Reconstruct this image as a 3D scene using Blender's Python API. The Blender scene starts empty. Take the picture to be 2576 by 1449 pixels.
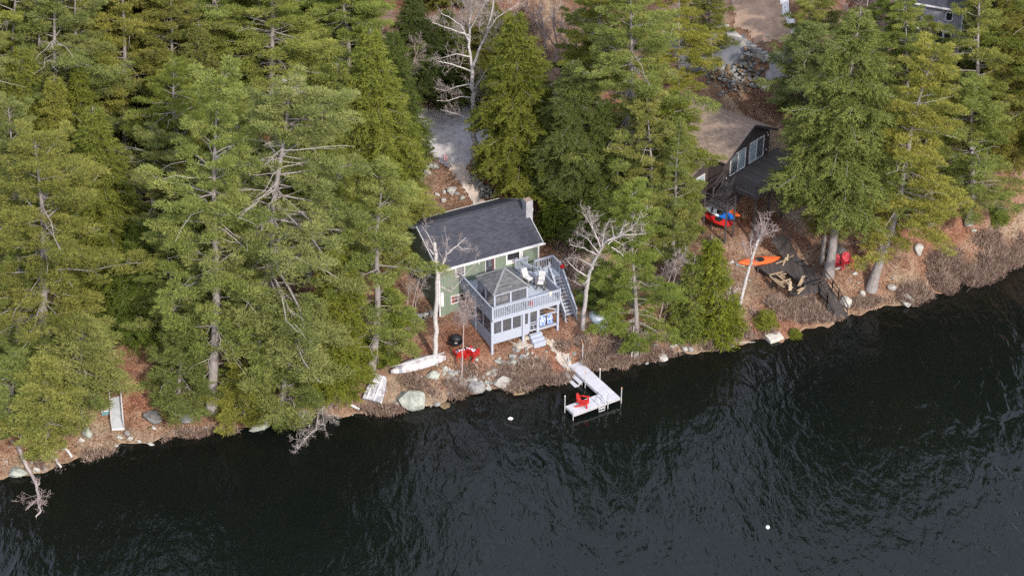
import bpy, bmesh, math, random
import numpy as np
from mathutils import Vector, Matrix
random.seed(7); RNG = np.random.default_rng(11)
scene = bpy.context.scene; COL = scene.collection
PI = math.pi
# ------------------------------------------------------------------ camera numbers (metres, water level z = 0)
F, CX, CY = 5009.0, 1288.0, 724.5
PITCH, CH = math.radians(33), 85.0
cp, sp = math.cos(PITCH), math.sin(PITCH)
FW = np.array([0, cp, -sp]); UP = np.array([0, sp, cp]); CAM = np.array([0, 0, CH])
def rays(px, py):
    px = np.atleast_1d(np.asarray(px, float)); py = np.atleast_1d(np.asarray(py, float))
    return FW[None] + np.array([1., 0, 0])[None]*((px-CX)/F)[:, None] - UP[None]*((py-CY)/F)[:, None]
def at(px, py, z):
    d = rays(px, py)[0]; return CAM + d*((z-CH)/d[2])
def vpl(px, py, y):                       # point on the vertical plane at depth y
    d = rays(px, py)[0]; return CAM + d*(y/d[1])
# ------------------------------------------------------------------ terrain
SH = [(-600,-60),(-160,58),(-80,90),(-48,103),(-34.97,106.94),(-31.9,108.0),(-27.4,110.7),(-21.5,112.3),(-18,113.4),(-13.8,114.2),(-11,114.4),(-7.9,114.7),
      (-4.8,115.9),(-3.1,117.1),(.35,117.6),(2.5,117.8),(3.8,118.5),(4.4,119.5),(6.2,119.8),(9.2,120.85),(12.2,121.9),(15.2,122.4),(18.3,123.9),
      (20.1,123.6),(21.4,124.5),(24.6,126.1),(27.3,127.8),(30.5,128.6),(34.7,131.1),(38,132.4),(41,135.2),(50,141),(90,160),(170,190),(600,320)]
SHP = np.array(SH, float)
CP_PX = [(1150,860,2.0),(1060,830,2.2),(1140,790,2.3),(1240,875,1.9),(1340,865,1.8),(1440,825,2.2),(1180,905,1.7),(1120,905,1.7),(1040,925,1.5),(1240,700,2.4),
 (1400,640,3.3),(1460,740,2.6),(1400,560,4.6),(1250,495,5.2),(1200,505,4.9),(1100,520,4.6),(1020,600,3.9),(1150,430,6.2),(1060,460,5.6),(1340,480,5.6),(1100,330,7.2),(1180,350,7.2),(1150,230,8.2),
 (1450,480,6.0),(1500,600,4.2),(1520,790,2.2),(1600,820,2.0),(1700,760,2.6),(1750,620,3.8),(1830,590,4.0),(1950,560,4.3),(1860,700,2.7),(1860,790,1.6),(1780,840,1.3),
 (1990,770,.9),(1950,650,2.2),(1935,690,1.4),(1985,690,1.5),(2020,715,1.2),(2045,675,1.8),(1930,725,1.0),(1960,730,1.0),(2060,740,1.1),(2080,690,2.5),(2120,670,3.0),(2200,725,1.8),(2280,690,2.3),(2090,540,4.4),(2250,560,4.3),(2400,560,4.4),(2500,500,5.4),(2560,560,4.6),(2480,640,2.6),
 (1700,450,6.0),(1800,330,7.6),(2000,290,8.6),(1950,240,9.2),(1850,200,9.6),(1850,120,11.6),(1780,150,11.2),(1930,60,13.0),(2100,250,9.6),(2300,300,9.2),(2540,330,8.6),(2300,80,13.5),(2540,60,13.5),
 (1600,300,8.0),(1500,150,10.6),(1700,50,13),(1288,-60,14.5),(1100,60,12.5),(850,380,7.6),(850,600,4.6),(900,860,2.0),(700,950,1.6),(540,1030,1.3),(300,1060,1.3),(290,900,3.6),(290,830,4.6),(100,1100,1.2),
 (60,900,3.6),(500,800,4.2),(300,600,6.8),(600,500,7.4),(100,400,9.4),(500,200,12),(100,0,15.5),(800,0,14.5),(2000,-60,15.5),(2570,-80,15.5),(-200,500,8.5),(-200,900,4.5),(2750,300,9.0),(2800,600,5)]
CPW = np.array([np.append(at(a, b, z)[:2], z) for a, b, z in CP_PX])
def sdist(x, y):
    best = np.full(x.shape, 1e9); sign = np.ones(x.shape)
    for (x0, y0), (x1, y1) in zip(SHP[:-1], SHP[1:]):
        dx, dy = x1-x0, y1-y0; L2 = dx*dx+dy*dy
        t = np.clip(((x-x0)*dx+(y-y0)*dy)/L2, 0, 1)
        ex, ey = x-(x0+t*dx), y-(y0+t*dy); d = ex*ex+ey*ey
        c = dx*(y-y0)-dy*(x-x0); m = d < best
        best = np.where(m, d, best); sign = np.where(m, np.where(c >= 0, 1, -1), sign)
    return np.sqrt(best)*sign
def height(x, y):
    x = np.asarray(x, float); y = np.asarray(y, float)
    d = sdist(x, y)
    d = d + .22*np.sin(x*1.9+.6*np.sin(y*1.3)) + .12*np.sin(x*4.7+1.1)
    ws = np.zeros(x.shape); zs = np.zeros(x.shape)
    for cx, cy, cz in CPW:
        w = 1/((x-cx)**2+(y-cy)**2+2.5)**1.7; ws += w; zs += w*cz
    z = zs/ws + np.clip(y-178, 0, 400)*.13
    t = np.clip(d/4.2, 0, 1); t = t*t*(3-2*t)
    land = (.05+.42*np.clip(d, 0, 99))*(1-t) + z*t
    bump = .07*np.sin(x*1.3+2*np.sin(y*.7))*np.sin(y*1.1+x*.4) + .05*np.sin(x*3.1+y*2.3)
    land = land + bump*np.clip(d/2, 0, 1)
    bed = np.maximum(-.02+.20*d-.03*d*d, -7.0) + .05*np.sin(x*2.3)*np.sin(y*2.9)*np.clip(-d, 0, 1)
    return np.where(d > 0, land, bed)
def H1(x, y): return float(height(np.array([x]), np.array([y]))[0])
def gnds(px, py):
    d = rays(px, py); z = np.full(len(d), 3.0)
    for k in range(22):
        p = CAM+d*((z-CH)/d[:, 2])[:, None]; z = .55*z+.45*np.maximum(height(p[:, 0], p[:, 1]), 0)
    p = CAM+d*((z-CH)/d[:, 2])[:, None]; p[:, 2] = height(p[:, 0], p[:, 1]); return p
def gnd(px, py): return gnds([px], [py])[0]
# ------------------------------------------------------------------ materials
def nodes(name):
    m = bpy.data.materials.new(name); m.use_nodes = True; t = m.node_tree; t.nodes.clear()
    return m, t, t.nodes.new, t.links.new
def ramp(t, stops, interp='LINEAR'):
    r = t.nodes.new('ShaderNodeValToRGB'); e = r.color_ramp.elements; r.color_ramp.interpolation = interp
    e[0].position, e[0].color = stops[0][0], (*stops[0][1], 1); e[1].position, e[1].color = stops[-1][0], (*stops[-1][1], 1)
    for p, c in stops[1:-1]: q = e.new(p); q.color = (*c, 1)
    return r
def noise(t, scale, detail=4, rough=.6, vec=None, dist=0):
    n = t.nodes.new('ShaderNodeTexNoise'); n.inputs['Scale'].default_value = scale; n.inputs['Detail'].default_value = detail
    n.inputs['Roughness'].default_value = rough; n.inputs['Distortion'].default_value = dist
    if vec: t.links.new(vec, n.inputs['Vector'])
    return n
def coords(t, sc=(1, 1, 1), kind='Object', rot=(0, 0, 0)):
    c = t.nodes.new('ShaderNodeTexCoord'); mp = t.nodes.new('ShaderNodeMapping'); mp.inputs['Scale'].default_value = sc
    mp.inputs['Rotation'].default_value = rot; t.links.new(c.outputs[kind], mp.inputs['Vector']); return mp.outputs[0]
def mixc(t, fac, a, b, mode='MIX'):
    m = t.nodes.new('ShaderNodeMix'); m.data_type = 'RGBA'; m.blend_type = mode
    for i, v in ((0, fac), (6, a), (7, b)):
        if hasattr(v, 'is_linked'): t.links.new(v, m.inputs[i])
        else: m.inputs[i].default_value = v if i == 0 else (*v, 1)
    return m.outputs[2]
def pbsdf(m, t, color=None, rough=.7, spec=.3, metal=0, bump=None, bstr=.3, bdist=.02):
    b = t.nodes.new('ShaderNodeBsdfPrincipled'); o = t.nodes.new('ShaderNodeOutputMaterial'); t.links.new(b.outputs[0], o.inputs[0])
    b.inputs['Roughness'].default_value = rough; b.inputs['Specular IOR Level'].default_value = spec; b.inputs['Metallic'].default_value = metal
    if color is not None:
        if hasattr(color, 'is_linked'): t.links.new(color, b.inputs['Base Color'])
        else: b.inputs['Base Color'].default_value = (*color, 1)
    if bump is not None:
        bn = t.nodes.new('ShaderNodeBump'); bn.inputs['Strength'].default_value = bstr; bn.inputs['Distance'].default_value = bdist
        t.links.new(bump, bn.inputs['Height']); t.links.new(bn.outputs[0], b.inputs['Normal'])
    return b
def paint(name, c, var=.25, scale=3, rough=.6, spec=.3, metal=0, fine=40, sc=(1, 1, 1), dirt_or_shade=None, bstr=.15):
    m, t, N, L = nodes(name); v = coords(t, sc)
    n1 = noise(t, scale, 5, .65, v); n2 = noise(t, fine, 3, .6, v)
    lo = tuple(x*(1-var) for x in c); hi = tuple(min(1, x*(1+var)) for x in c)
    col = ramp(t, [(.3, lo), (.7, hi)]); L(n1.outputs[0], col.inputs[0])
    r2 = ramp(t, [(.3, (.78,)*3), (.7, (1.12,)*3)]); L(n2.outputs[0], r2.inputs[0])
    o = mixc(t, 1.0, col.outputs[0], r2.outputs[0], 'MULTIPLY')
    if dirt_or_shade:
        n3 = noise(t, scale*1.7, 6, .75, v); r3 = ramp(t, [(.56, (0,)*3), (.68, (1,)*3)]); L(n3.outputs[0], r3.inputs[0])
        o = mixc(t, r3.outputs[0], o, dirt_or_shade)
    pbsdf(m, t, o, rough, spec, metal, n2.outputs[0], bstr, .02); return m
def planks(name, c, axis, width, gap=(.3, .3, .3), var=.2, rough=.7, groove=.12):
    """boards side by side along one local axis, each with its own tone"""
    m, t, N, L = nodes(name); c0 = N('ShaderNodeTexCoord'); s = N('ShaderNodeSeparateXYZ'); L(c0.outputs['Object'], s.inputs[0])
    mu = N('ShaderNodeMath'); mu.operation = 'DIVIDE'; L(s.outputs[axis], mu.inputs[0]); mu.inputs[1].default_value = width
    fl = N('ShaderNodeMath'); fl.operation = 'FLOOR'; L(mu.outputs[0], fl.inputs[0])
    fr = N('ShaderNodeMath'); fr.operation = 'FRACT'; L(mu.outputs[0], fr.inputs[0])
    wn = N('ShaderNodeTexWhiteNoise'); wn.noise_dimensions = '1D'; L(fl.outputs[0], wn.inputs['W'])
    tone = ramp(t, [(0, tuple(x*(1-var) for x in c)), (1, tuple(x*(1+var) for x in c))]); L(wn.outputs[0], tone.inputs[0])
    sc = [14, 14, 14]; sc[{'X': 1, 'Y': 0, 'Z': 0}[axis]] = 1.5
    n = noise(t, 1, 5, .65, coords(t, tuple(sc))); r = ramp(t, [(.3, (.78,)*3), (.7, (1.12,)*3)]); L(n.outputs[0], r.inputs[0])
    o = mixc(t, 1.0, tone.outputs[0], r.outputs[0], 'MULTIPLY')
    g = ramp(t, [(0, (1,)*3), (groove, (0,)*3)]); L(fr.outputs[0], g.inputs[0])
    o = mixc(t, g.outputs[0], o, tuple(a*b for a, b in zip(c, gap)))
    inv = N('ShaderNodeMath'); inv.operation = 'SUBTRACT'; inv.inputs[0].default_value = 1; L(g.outputs[0], inv.inputs[1])
    pbsdf(m, t, o, rough, .3, 0, inv.outputs[0], .5, .01); return m
def shingles(name, c, var=.35, w=.34, h=.15, mortar=.5):
    m, t, N, L = nodes(name); v = coords(t, (1, 1, 1), 'UV')
    b = N('ShaderNodeTexBrick'); L(v, b.inputs['Vector']); b.inputs['Scale'].default_value = 1; b.inputs['Brick Width'].default_value = w; b.inputs['Row Height'].default_value = h
    b.inputs['Mortar Size'].default_value = .012; b.inputs['Color1'].default_value = (*[x*(1-var) for x in c], 1); b.inputs['Color2'].default_value = (*[x*(1+var) for x in c], 1)
    b.inputs['Mortar'].default_value = (*[x*mortar for x in c], 1); b.inputs['Bias'].default_value = 0
    n = noise(t, 1.1, 5, .65, v); r = ramp(t, [(.3, (.88,)*3), (.7, (1.08,)*3)]); L(n.outputs[0], r.inputs[0])
    n2 = noise(t, 30, 2, .6, v); r2 = ramp(t, [(.3, (.8,)*3), (.7, (1.2,)*3)]); L(n2.outputs[0], r2.inputs[0])
    o = mixc(t, 1, mixc(t, 1, b.outputs[0], r.outputs[0], 'MULTIPLY'), r2.outputs[0], 'MULTIPLY')
    pbsdf(m, t, o, .85, .2, 0, b.outputs['Fac'], -.4, .01); return m
def foliage(name, lo, mid, hi, trans=.3):
    m, t, N, L = nodes(name); a = N('ShaderNodeAttribute'); a.attribute_name = 'tone'
    r = ramp(t, [(0, lo), (.5, mid), (1, hi)]); L(a.outputs['Fac'], r.inputs[0])
    oi = N('ShaderNodeObjectInfo'); o = mixc(t, 1, r.outputs[0], oi.outputs['Color'], 'MULTIPLY')
    d = N('ShaderNodeBsdfDiffuse'); tr = N('ShaderNodeBsdfTranslucent'); mx = N('ShaderNodeMixShader'); out = N('ShaderNodeOutputMaterial')
    L(o, d.inputs[0]); L(o, tr.inputs[0]); mx.inputs[0].default_value = trans; L(d.outputs[0], mx.inputs[1]); L(tr.outputs[0], mx.inputs[2]); L(mx.outputs[0], out.inputs[0]); return m
def bark(name, c, var=.35, vs=.25, patch=None):
    m, t, N, L = nodes(name); n = noise(t, 9, 5, .7, coords(t, (1, 1, vs))); r = ramp(t, [(.32, tuple(x*(1-var) for x in c)), (.68, tuple(x*(1+var) for x in c))]); L(n.outputs[0], r.inputs[0])
    o = r.outputs[0]
    if patch:
        n2 = noise(t, 5, 4, .7, coords(t, (1, 1, 4))); r2 = ramp(t, [(.58, (0,)*3), (.64, (1,)*3)]); L(n2.outputs[0], r2.inputs[0]); o = mixc(t, r2.outputs[0], o, patch)
    pbsdf(m, t, o, .9, .1, 0, n.outputs[0], .6, .03); return m
def screen_mat(name, c, fac):
    m, t, N, L = nodes(name); tr = N('ShaderNodeBsdfTransparent'); d = N('ShaderNodeBsdfPrincipled'); d.inputs['Base Color'].default_value = (*c, 1); d.inputs['Roughness'].default_value = .5
    mx = N('ShaderNodeMixShader'); mx.inputs[0].default_value = fac; out = N('ShaderNodeOutputMaterial'); L(tr.outputs[0], mx.inputs[1]); L(d.outputs[0], mx.inputs[2]); L(mx.outputs[0], out.inputs[0]); return m
def stripes(name, cols, axis, width, rough=.8):
    m, t, N, L = nodes(name); c0 = N('ShaderNodeTexCoord'); s = N('ShaderNodeSeparateXYZ'); L(c0.outputs['Object'], s.inputs[0])
    mu = N('ShaderNodeMath'); mu.operation = 'DIVIDE'; L(s.outputs[axis], mu.inputs[0]); mu.inputs[1].default_value = width
    fr = N('ShaderNodeMath'); fr.operation = 'FRACT'; L(mu.outputs[0], fr.inputs[0])
    r = ramp(t, [(i/len(cols), c) for i, c in enumerate(cols)], 'CONSTANT'); L(fr.outputs[0], r.inputs[0]); pbsdf(m, t, r.outputs[0], rough, .2); return m
def splotch(name, a, b, scale, lo=.45, hi=.55, rough=.8, c=None):
    m, t, N, L = nodes(name); n = noise(t, scale, 3, .6, coords(t)); st = [(lo, a), (hi, b)]
    if c: st.append((min(.98, hi+.12), c))
    r = ramp(t, st); L(n.outputs[0], r.inputs[0]); n2 = noise(t, scale*7, 4, .7, coords(t)); r2 = ramp(t, [(.3, (.62,)*3), (.7, (1.2,)*3)]); L(n2.outputs[0], r2.inputs[0]); pbsdf(m, t, mixc(t, 1, r.outputs[0], r2.outputs[0], 'MULTIPLY'), rough, .2, 0, n2.outputs[0], .5, .05); return m
M = {}
M['pine'] = foliage('pine_needles', (.098,.130,.034), (.212,.230,.066), (.325,.315,.105), .40)
M['hemlock'] = foliage('hemlock_needles', (.088,.110,.026), (.190,.200,.052), (.275,.262,.076), .40)
M['bark'] = bark('pine_bark', (.22,.195,.182)); M['deadwood'] = bark('dead_wood', (.36,.32,.29), .3)
M['birch'] = bark('birch_bark', (.41,.38,.36), .22, .6, (.15,.13,.12)); M['twig'] = bark('twig_bark', (.33,.26,.24), .25)
M['birchtwig'] = bark('birch_twig_bark', (.31,.26,.24), .25)
M['siding'] = planks('green_siding', (.165,.205,.150), 'X', .2, (.55,)*3, .06, .75, .1); M['siding_side'] = planks('green_siding_end', (.165,.205,.150), 'Y', .2, (.55,)*3, .06, .75, .1)
M['roof'] = shingles('charcoal_shingles', (.050,.051,.063), .22); M['roofgrey'] = shingles('grey_shingles', (.105,.105,.107), .3); M['rooftan'] = shingles('tan_shingles', (.225,.168,.13), .22, .34, .15, .7)
M['white'] = paint('white_trim', (.62,.605,.60), .08, 4, .5, dirt_or_shade=(.5,.48,.45)); M['offwhite'] = paint('weathered_white', (.70,.69,.68), .12, 3, .6, dirt_or_shade=(.42,.38,.35))
M['greypaint'] = paint('grey_blue_paint', (.345,.368,.425), .08, 4, .55); M['greydark'] = paint('grey_deck_rail', (.30,.32,.37), .1, 4, .6)
M['deckboards'] = planks('grey_deck_boards', (.40,.43,.48), 'Y', .14, (.45,)*3, .07); M['greywains'] = planks('grey_beadboard', (.335,.358,.412), 'X', .1, (.8,)*3, .03, .6, .1)
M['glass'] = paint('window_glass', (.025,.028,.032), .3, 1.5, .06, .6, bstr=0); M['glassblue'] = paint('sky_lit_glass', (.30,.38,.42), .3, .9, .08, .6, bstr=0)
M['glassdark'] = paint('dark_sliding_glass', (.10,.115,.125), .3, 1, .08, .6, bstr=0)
M['screen'] = screen_mat('insect_screen', (.10,.10,.11), .42); M['doordark'] = paint('dark_door', (.05,.05,.06), .2, 3, .4)
M['brick'] = shingles('grey_brick', (.31,.30,.31), .15, .22, .08, .8)
M['brown'] = planks('brown_siding', (.060,.047,.046), 'X', .18, (.5,)*3, .15); M['brownside'] = planks('brown_siding_end', (.06,.047,.046), 'Y', .18, (.5,)*3, .15)
M['brownrail'] = paint('dark_brown_timber', (.050,.042,.042), .3, 3, .8); M['darkdeck'] = planks('dark_deck_boards', (.078,.066,.061), 'X', .14, (.35,)*3, .25)
M['darkstair'] = paint('dark_worn_boards', (.085,.072,.070), .35, 5, .85); M['lumber'] = paint('fresh_lumber', (.36,.27,.175), .2, 6, .7)
M['red'] = paint('red_plastic', (.44,.018,.015), .1, 4, .4, .4); M['redpink'] = paint('faded_red_plastic', (.52,.035,.05), .12, 4, .5); M['black'] = paint('black_iron', (.018,.018,.02), .3, 6, .45)
M['dock'] = planks('pale_dock_panels', (.48,.475,.50), 'X', .30, (.72,)*3, .05, .6, .06); M['dock2'] = planks('pale_dock_panels_end', (.475,.47,.495), 'Y', .30, (.72,)*3, .05, .6, .06)
M['metal'] = paint('galvanised_metal', (.55,.53,.52), .1, 6, .4, .5, .35); M['copper'] = paint('rusty_orange_cap', (.55,.22,.10), .2, 6, .6)
M['rock'] = splotch('grey_granite', (.17,.165,.158), (.32,.31,.29), 2.3, .32, .68, .9); M['rockpale'] = splotch('pale_granite', (.29,.275,.25), (.47,.45,.41), 2.0, .3, .7, .9)
M['rockgreen'] = splotch('lichen_granite', (.18,.19,.165), (.36,.37,.32), 1.7, .3, .62, .9, (.29,.32,.25)); M['rockdark'] = splotch('dark_granite', (.09,.09,.088), (.20,.195,.185), 2.6, .35, .7, .9)
M['rockwet'] = splotch('wet_brown_stone', (.12,.085,.05), (.30,.21,.12), 2.2, .35, .65, .6)
M['slab'] = splotch('tan_stone_slab', (.32,.27,.22), (.50,.44,.37), 3, .3, .7, .9); M['concrete'] = paint('old_concrete', (.44,.41,.36), .2, 3, .9)
M['orange'] = paint('orange_kayak', (.62,.115,.028), .08, 2, .45); M['bluek'] = paint('blue_kayak', (.015,.13,.48), .1, 3, .4); M['whitek'] = paint('white_kayak', (.75,.78,.80), .06, 3, .4)
M['yellow'] = paint('yellow_plastic', (.70,.42,.02), .1, 3, .5); M['navy'] = paint('navy_tarp', (.02,.06,.16), .15, 3, .5); M['tarp'] = splotch('pale_tarp', (.62,.66,.68), (.35,.45,.50), 3, .45, .65, .5)
M['towel'] = splotch('blue_white_towel', (.02,.12,.55), (.62,.66,.75), 9, .42, .56); M['floral'] = splotch('floral_cushion', (.16,.12,.12), (.72,.70,.68), 16, .36, .46)
M['stripe'] = stripes('striped_cushion', [(.6,.6,.64), (.12,.14,.2), (.55,.05,.07), (.7,.7,.72), (.3,.33,.4)], 'X', .24)
M['greywall'] = planks('grey_clapboard', (.30,.295,.32), 'Z', .16, (.7,)*3, .04); M['asphalt'] = paint('grey_driveway', (.38,.355,.35), .28, .9, .95, .2, 0, 14, dirt_or_shade=(.20,.165,.145))  # driveway's dark mottling: mottled shade put into the colour along with leaf dirt
M['gravel'] = paint('dark_blue_gravel', (.135,.14,.155), .2, 1.5, .95, .2, 0, 22); M['pathm'] = paint('tan_path', (.50,.41,.345), .2, 2, .95, fine=20)
M['lawn'] = paint('dry_lawn', (.36,.25,.18), .25, 1.0, 1, .1, 0, 16); M['whitegravel'] = splotch('white_gravel', (.75,.74,.74), (.42,.40,.39), 8, .5, .6, .95)
M['interior'] = paint('dim_interior', (.22,.18,.16), .3, 2, .9); M['gable'] = paint('silver_weathered_boards', (.48,.47,.46), .2, 3, .8)
M['flag'] = stripes('striped_flag', [(.62,.10,.12), (.70,.66,.66)], 'Z', .11); M['floatw'] = paint('white_buoy', (.85,.80,.78), .05, 3, .4)
# ground: reddish litter, dry grass, soil
def ground_mat():
    m, t, N, L = nodes('pine_litter_ground'); v = coords(t)
    big = noise(t, .16, 5, .6, v, .6); midn = noise(t, .9, 6, .7, v); fine = noise(t, 9, 4, .75, v); vf = noise(t, 26, 2, .7, v)
    a = ramp(t, [(.30, (.095,.048,.032)), (.46, (.205,.090,.056)), (.56, (.255,.122,.078)), (.72, (.30,.195,.138))]); L(midn.outputs[0], a.inputs[0])
    b = ramp(t, [(.36, (0,)*3), (.62, (1,)*3)]); L(big.outputs[0], b.inputs[0])
    c = ramp(t, [(.3, (.13,.085,.062)), (.5, (.26,.195,.135)), (.72, (.36,.28,.20))]); L(midn.outputs[0], c.inputs[0])
    o = mixc(t, b.outputs[0], a.outputs[0], c.outputs[0])
    f = ramp(t, [(.28, (.5,)*3), (.5, (.95,)*3), (.72, (1.5,)*3)]); L(fine.outputs[0], f.inputs[0]); o = mixc(t, 1, o, f.outputs[0], 'MULTIPLY')
    g = ramp(t, [(.3, (.7,)*3), (.7, (1.3,)*3)]); L(vf.outputs[0], g.inputs[0]); o = mixc(t, 1, o, g.outputs[0], 'MULTIPLY')
    # lake bed below the water line: dark brown silt
    ge = N('ShaderNodeNewGeometry'); s = N('ShaderNodeSeparateXYZ'); L(ge.outputs['Position'], s.inputs[0])
    mr = N('ShaderNodeMapRange'); mr.inputs['From Min'].default_value = -.25; mr.inputs['From Max'].default_value = .15; L(s.outputs['Z'], mr.inputs['Value'])
    bed = mixc(t, 1, (.36,.25,.165), f.outputs[0], 'MULTIPLY'); o = mixc(t, mr.outputs[0], bed, o)
    pbsdf(m, t, o, 1, .05, 0, fine.outputs[0], .9, .12); return m
M['ground'] = ground_mat()
def water_mat():
    m, t, N, L = nodes('lake_water')
    v = coords(t, (1, 1, 1), 'Object', (0, 0, math.radians(-38)))
    w1 = noise(t, 1, 2, .5, coords(t, (.75, .36, 1), 'Object', (0, 0, math.radians(58))), .6)      # long wind swell
    w2 = noise(t, 1, 3, .6, coords(t, (2.2, 1.0, 1), 'Object', (0, 0, math.radians(66))), .4)
    w3 = noise(t, 1, 2, .6, coords(t, (4.6, 2.0, 1), 'Object', (0, 0, math.radians(62))), .2)
    gust = noise(t, .055, 3, .55, coords(t, (1, .6, 1), 'Object', (0, 0, math.radians(45))), .5)
    def mul(a, k):
        q = N('ShaderNodeMath'); q.operation = 'MULTIPLY'; L(a, q.inputs[0])
        if hasattr(k, 'is_linked'): L(k, q.inputs[1])
        else: q.inputs[1].default_value = k
        return q.outputs[0]
    def add(a, b):
        q = N('ShaderNodeMath'); q.operation = 'ADD'; L(a, q.inputs[0]); L(b, q.inputs[1]); return q.outputs[0]
    gr = ramp(t, [(.35, (.35,)*3), (.65, (1,)*3)]); L(gust.outputs[0], gr.inputs[0])
    hgt = add(mul(w1.outputs[0], .45), mul(add(mul(w2.outputs[0], .18), mul(w3.outputs[0], .06)), gr.outputs[0]))
    bn = N('ShaderNodeBump'); bn.inputs['Strength'].default_value = 1; bn.inputs['Distance'].default_value = .42; L(hgt, bn.inputs['Height'])
    gl = N('ShaderNodeBsdfGlossy'); gl.inputs['Roughness'].default_value = .05; L(bn.outputs[0], gl.inputs['Normal'])
    tr = N('ShaderNodeBsdfTransparent'); tr.inputs[0].default_value = (.30, .24, .17, 1); df = N('ShaderNodeBsdfDiffuse'); df.inputs[0].default_value = (.013,.018,.015, 1)
    mx0 = N('ShaderNodeMixShader'); mx0.inputs[0].default_value = .30; L(tr.outputs[0], mx0.inputs[1]); L(df.outputs[0], mx0.inputs[2])
    fr = N('ShaderNodeFresnel'); fr.inputs['IOR'].default_value = 1.34; L(bn.outputs[0], fr.inputs['Normal'])
    mx = N('ShaderNodeMixShader'); L(fr.outputs[0], mx.inputs[0]); L(mx0.outputs[0], mx.inputs[1]); L(gl.outputs[0], mx.inputs[2])
    va = N('ShaderNodeVolumeAbsorption'); va.inputs['Color'].default_value = (.62,.50,.30, 1); va.inputs['Density'].default_value = 1.5
    out = N('ShaderNodeOutputMaterial'); L(mx.outputs[0], out.inputs['Surface']); L(va.outputs[0], out.inputs['Volume']); return m
M['water'] = water_mat()
# ------------------------------------------------------------------ mesh helpers
class MB:
    def __init__(s): s.v = []; s.f = []; s.uv = None
    def swap(s): s.v = [(y, x, z) for x, y, z in s.v]; return s
    def add(s, vs, fs):
        o = len(s.v); s.v += [tuple(map(float, p)) for p in vs]; s.f += [tuple(i+o for i in f) for f in fs]; return s
    def box(s, x0, x1, y0, y1, z0, z1):
        return s.add([(x0,y0,z0),(x1,y0,z0),(x1,y1,z0),(x0,y1,z0),(x0,y0,z1),(x1,y0,z1),(x1,y1,z1),(x0,y1,z1)],
                     [(3,2,1,0),(4,5,6,7),(0,1,5,4),(1,2,6,5),(2,3,7,6),(3,0,4,7)])
    def bar(s, p, q, w, h, up=(0, 0, 1)):
        p = Vector(p); q = Vector(q); d = (q-p).normalized(); u = Vector(up)
        if abs(d.dot(u)) > .95: u = Vector((0, 1, 0))
        a = d.cross(u).normalized()*(w/2); b = a.cross(d).normalized()*(h/2)
        vs = [p-a-b, p+a-b, p+a+b, p-a+b, q-a-b, q+a-b, q+a+b, q-a+b]
        return s.add(vs, [(0,1,2,3),(7,6,5,4),(0,4,5,1),(1,5,6,2),(2,6,7,3),(3,7,4,0)])
    def tube(s, pts, rad, n=8, cap=True):
        pts = [Vector(p) for p in pts]; o = len(s.v); k = len(pts)
        if not hasattr(rad, '__len__'): rad = [rad]*k
        for i, p in enumerate(pts):
            d = (pts[min(i+1, k-1)]-pts[max(i-1, 0)]).normalized(); u = Vector((1, 0, 0)) if abs(d.x) < .8 else Vector((0, 1, 0))
            a = d.cross(u).normalized(); b = d.cross(a)
            for j in range(n):
                t = 2*PI*j/n; s.v.append(tuple(p+(a*math.cos(t)+b*math.sin(t))*rad[i]))
        for i in range(k-1):
            for j in range(n):
                j2 = (j+1) % n; s.f.append((o+i*n+j, o+i*n+j2, o+(i+1)*n+j2, o+(i+1)*n+j))
        if cap: s.f.append(tuple(o+j for j in reversed(range(n)))); s.f.append(tuple(o+(k-1)*n+j for j in range(n)))
        return s
    def loft(s, rings, close=True, cap=True):
        o = len(s.v); n = len(rings[0])
        for r in rings: s.v += [tuple(map(float, p)) for p in r]
        for i in range(len(rings)-1):
            for j in range(n if close else n-1):
                j2 = (j+1) % n; s.f.append((o+i*n+j, o+i*n+j2, o+(i+1)*n+j2, o+(i+1)*n+j))
        if cap and close: s.f.append(tuple(o+j for j in reversed(range(n)))); s.f.append(tuple(o+(len(rings)-1)*n+j for j in range(n)))
        return s
    def slab(s, quad, thick):                       # four 3-D corners, thickness downwards along the face normal
        q = [Vector(p) for p in quad]; nrm = (q[1]-q[0]).cross(q[-1]-q[0]).normalized(); m = len(q)
        vs = q+[p-nrm*thick for p in q]
        return s.add(vs, [tuple(range(m)), tuple(reversed(range(m, 2*m)))]+[(i, m+i, m+(i+1) % m, (i+1) % m) for i in range(m)])
    def build(s, name, mat, parent=None, smooth=False, uvaxis=None):
        me = bpy.data.meshes.new(name); me.from_pydata(s.v, [], s.f); me.update()
        bm = bmesh.new(); bm.from_mesh(me); bmesh.ops.recalc_face_normals(bm, faces=bm.faces); bm.to_mesh(me); bm.free()
        if smooth: me.shade_smooth()
        if uvaxis is not None:                      # uv in metres: along uvaxis and down the slope
            uv = me.uv_layers.new(name='uv'); ax = Vector(uvaxis)
            for p in me.polygons:
                a = (ax-p.normal*ax.dot(p.normal))
                a = a.normalized() if a.length > .3 else Vector((0, 1, 0)).cross(p.normal).normalized(); b = p.normal.cross(a)
                for li in p.loop_indices:
                    co = me.vertices[me.loops[li].vertex_index].co; uv.data[li].uv = (co.dot(a), co.dot(b))
        me.materials.append(mat); o = bpy.data.objects.new(name, me); COL.objects.link(o)
        if parent: o.parent = parent
        return o
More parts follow.
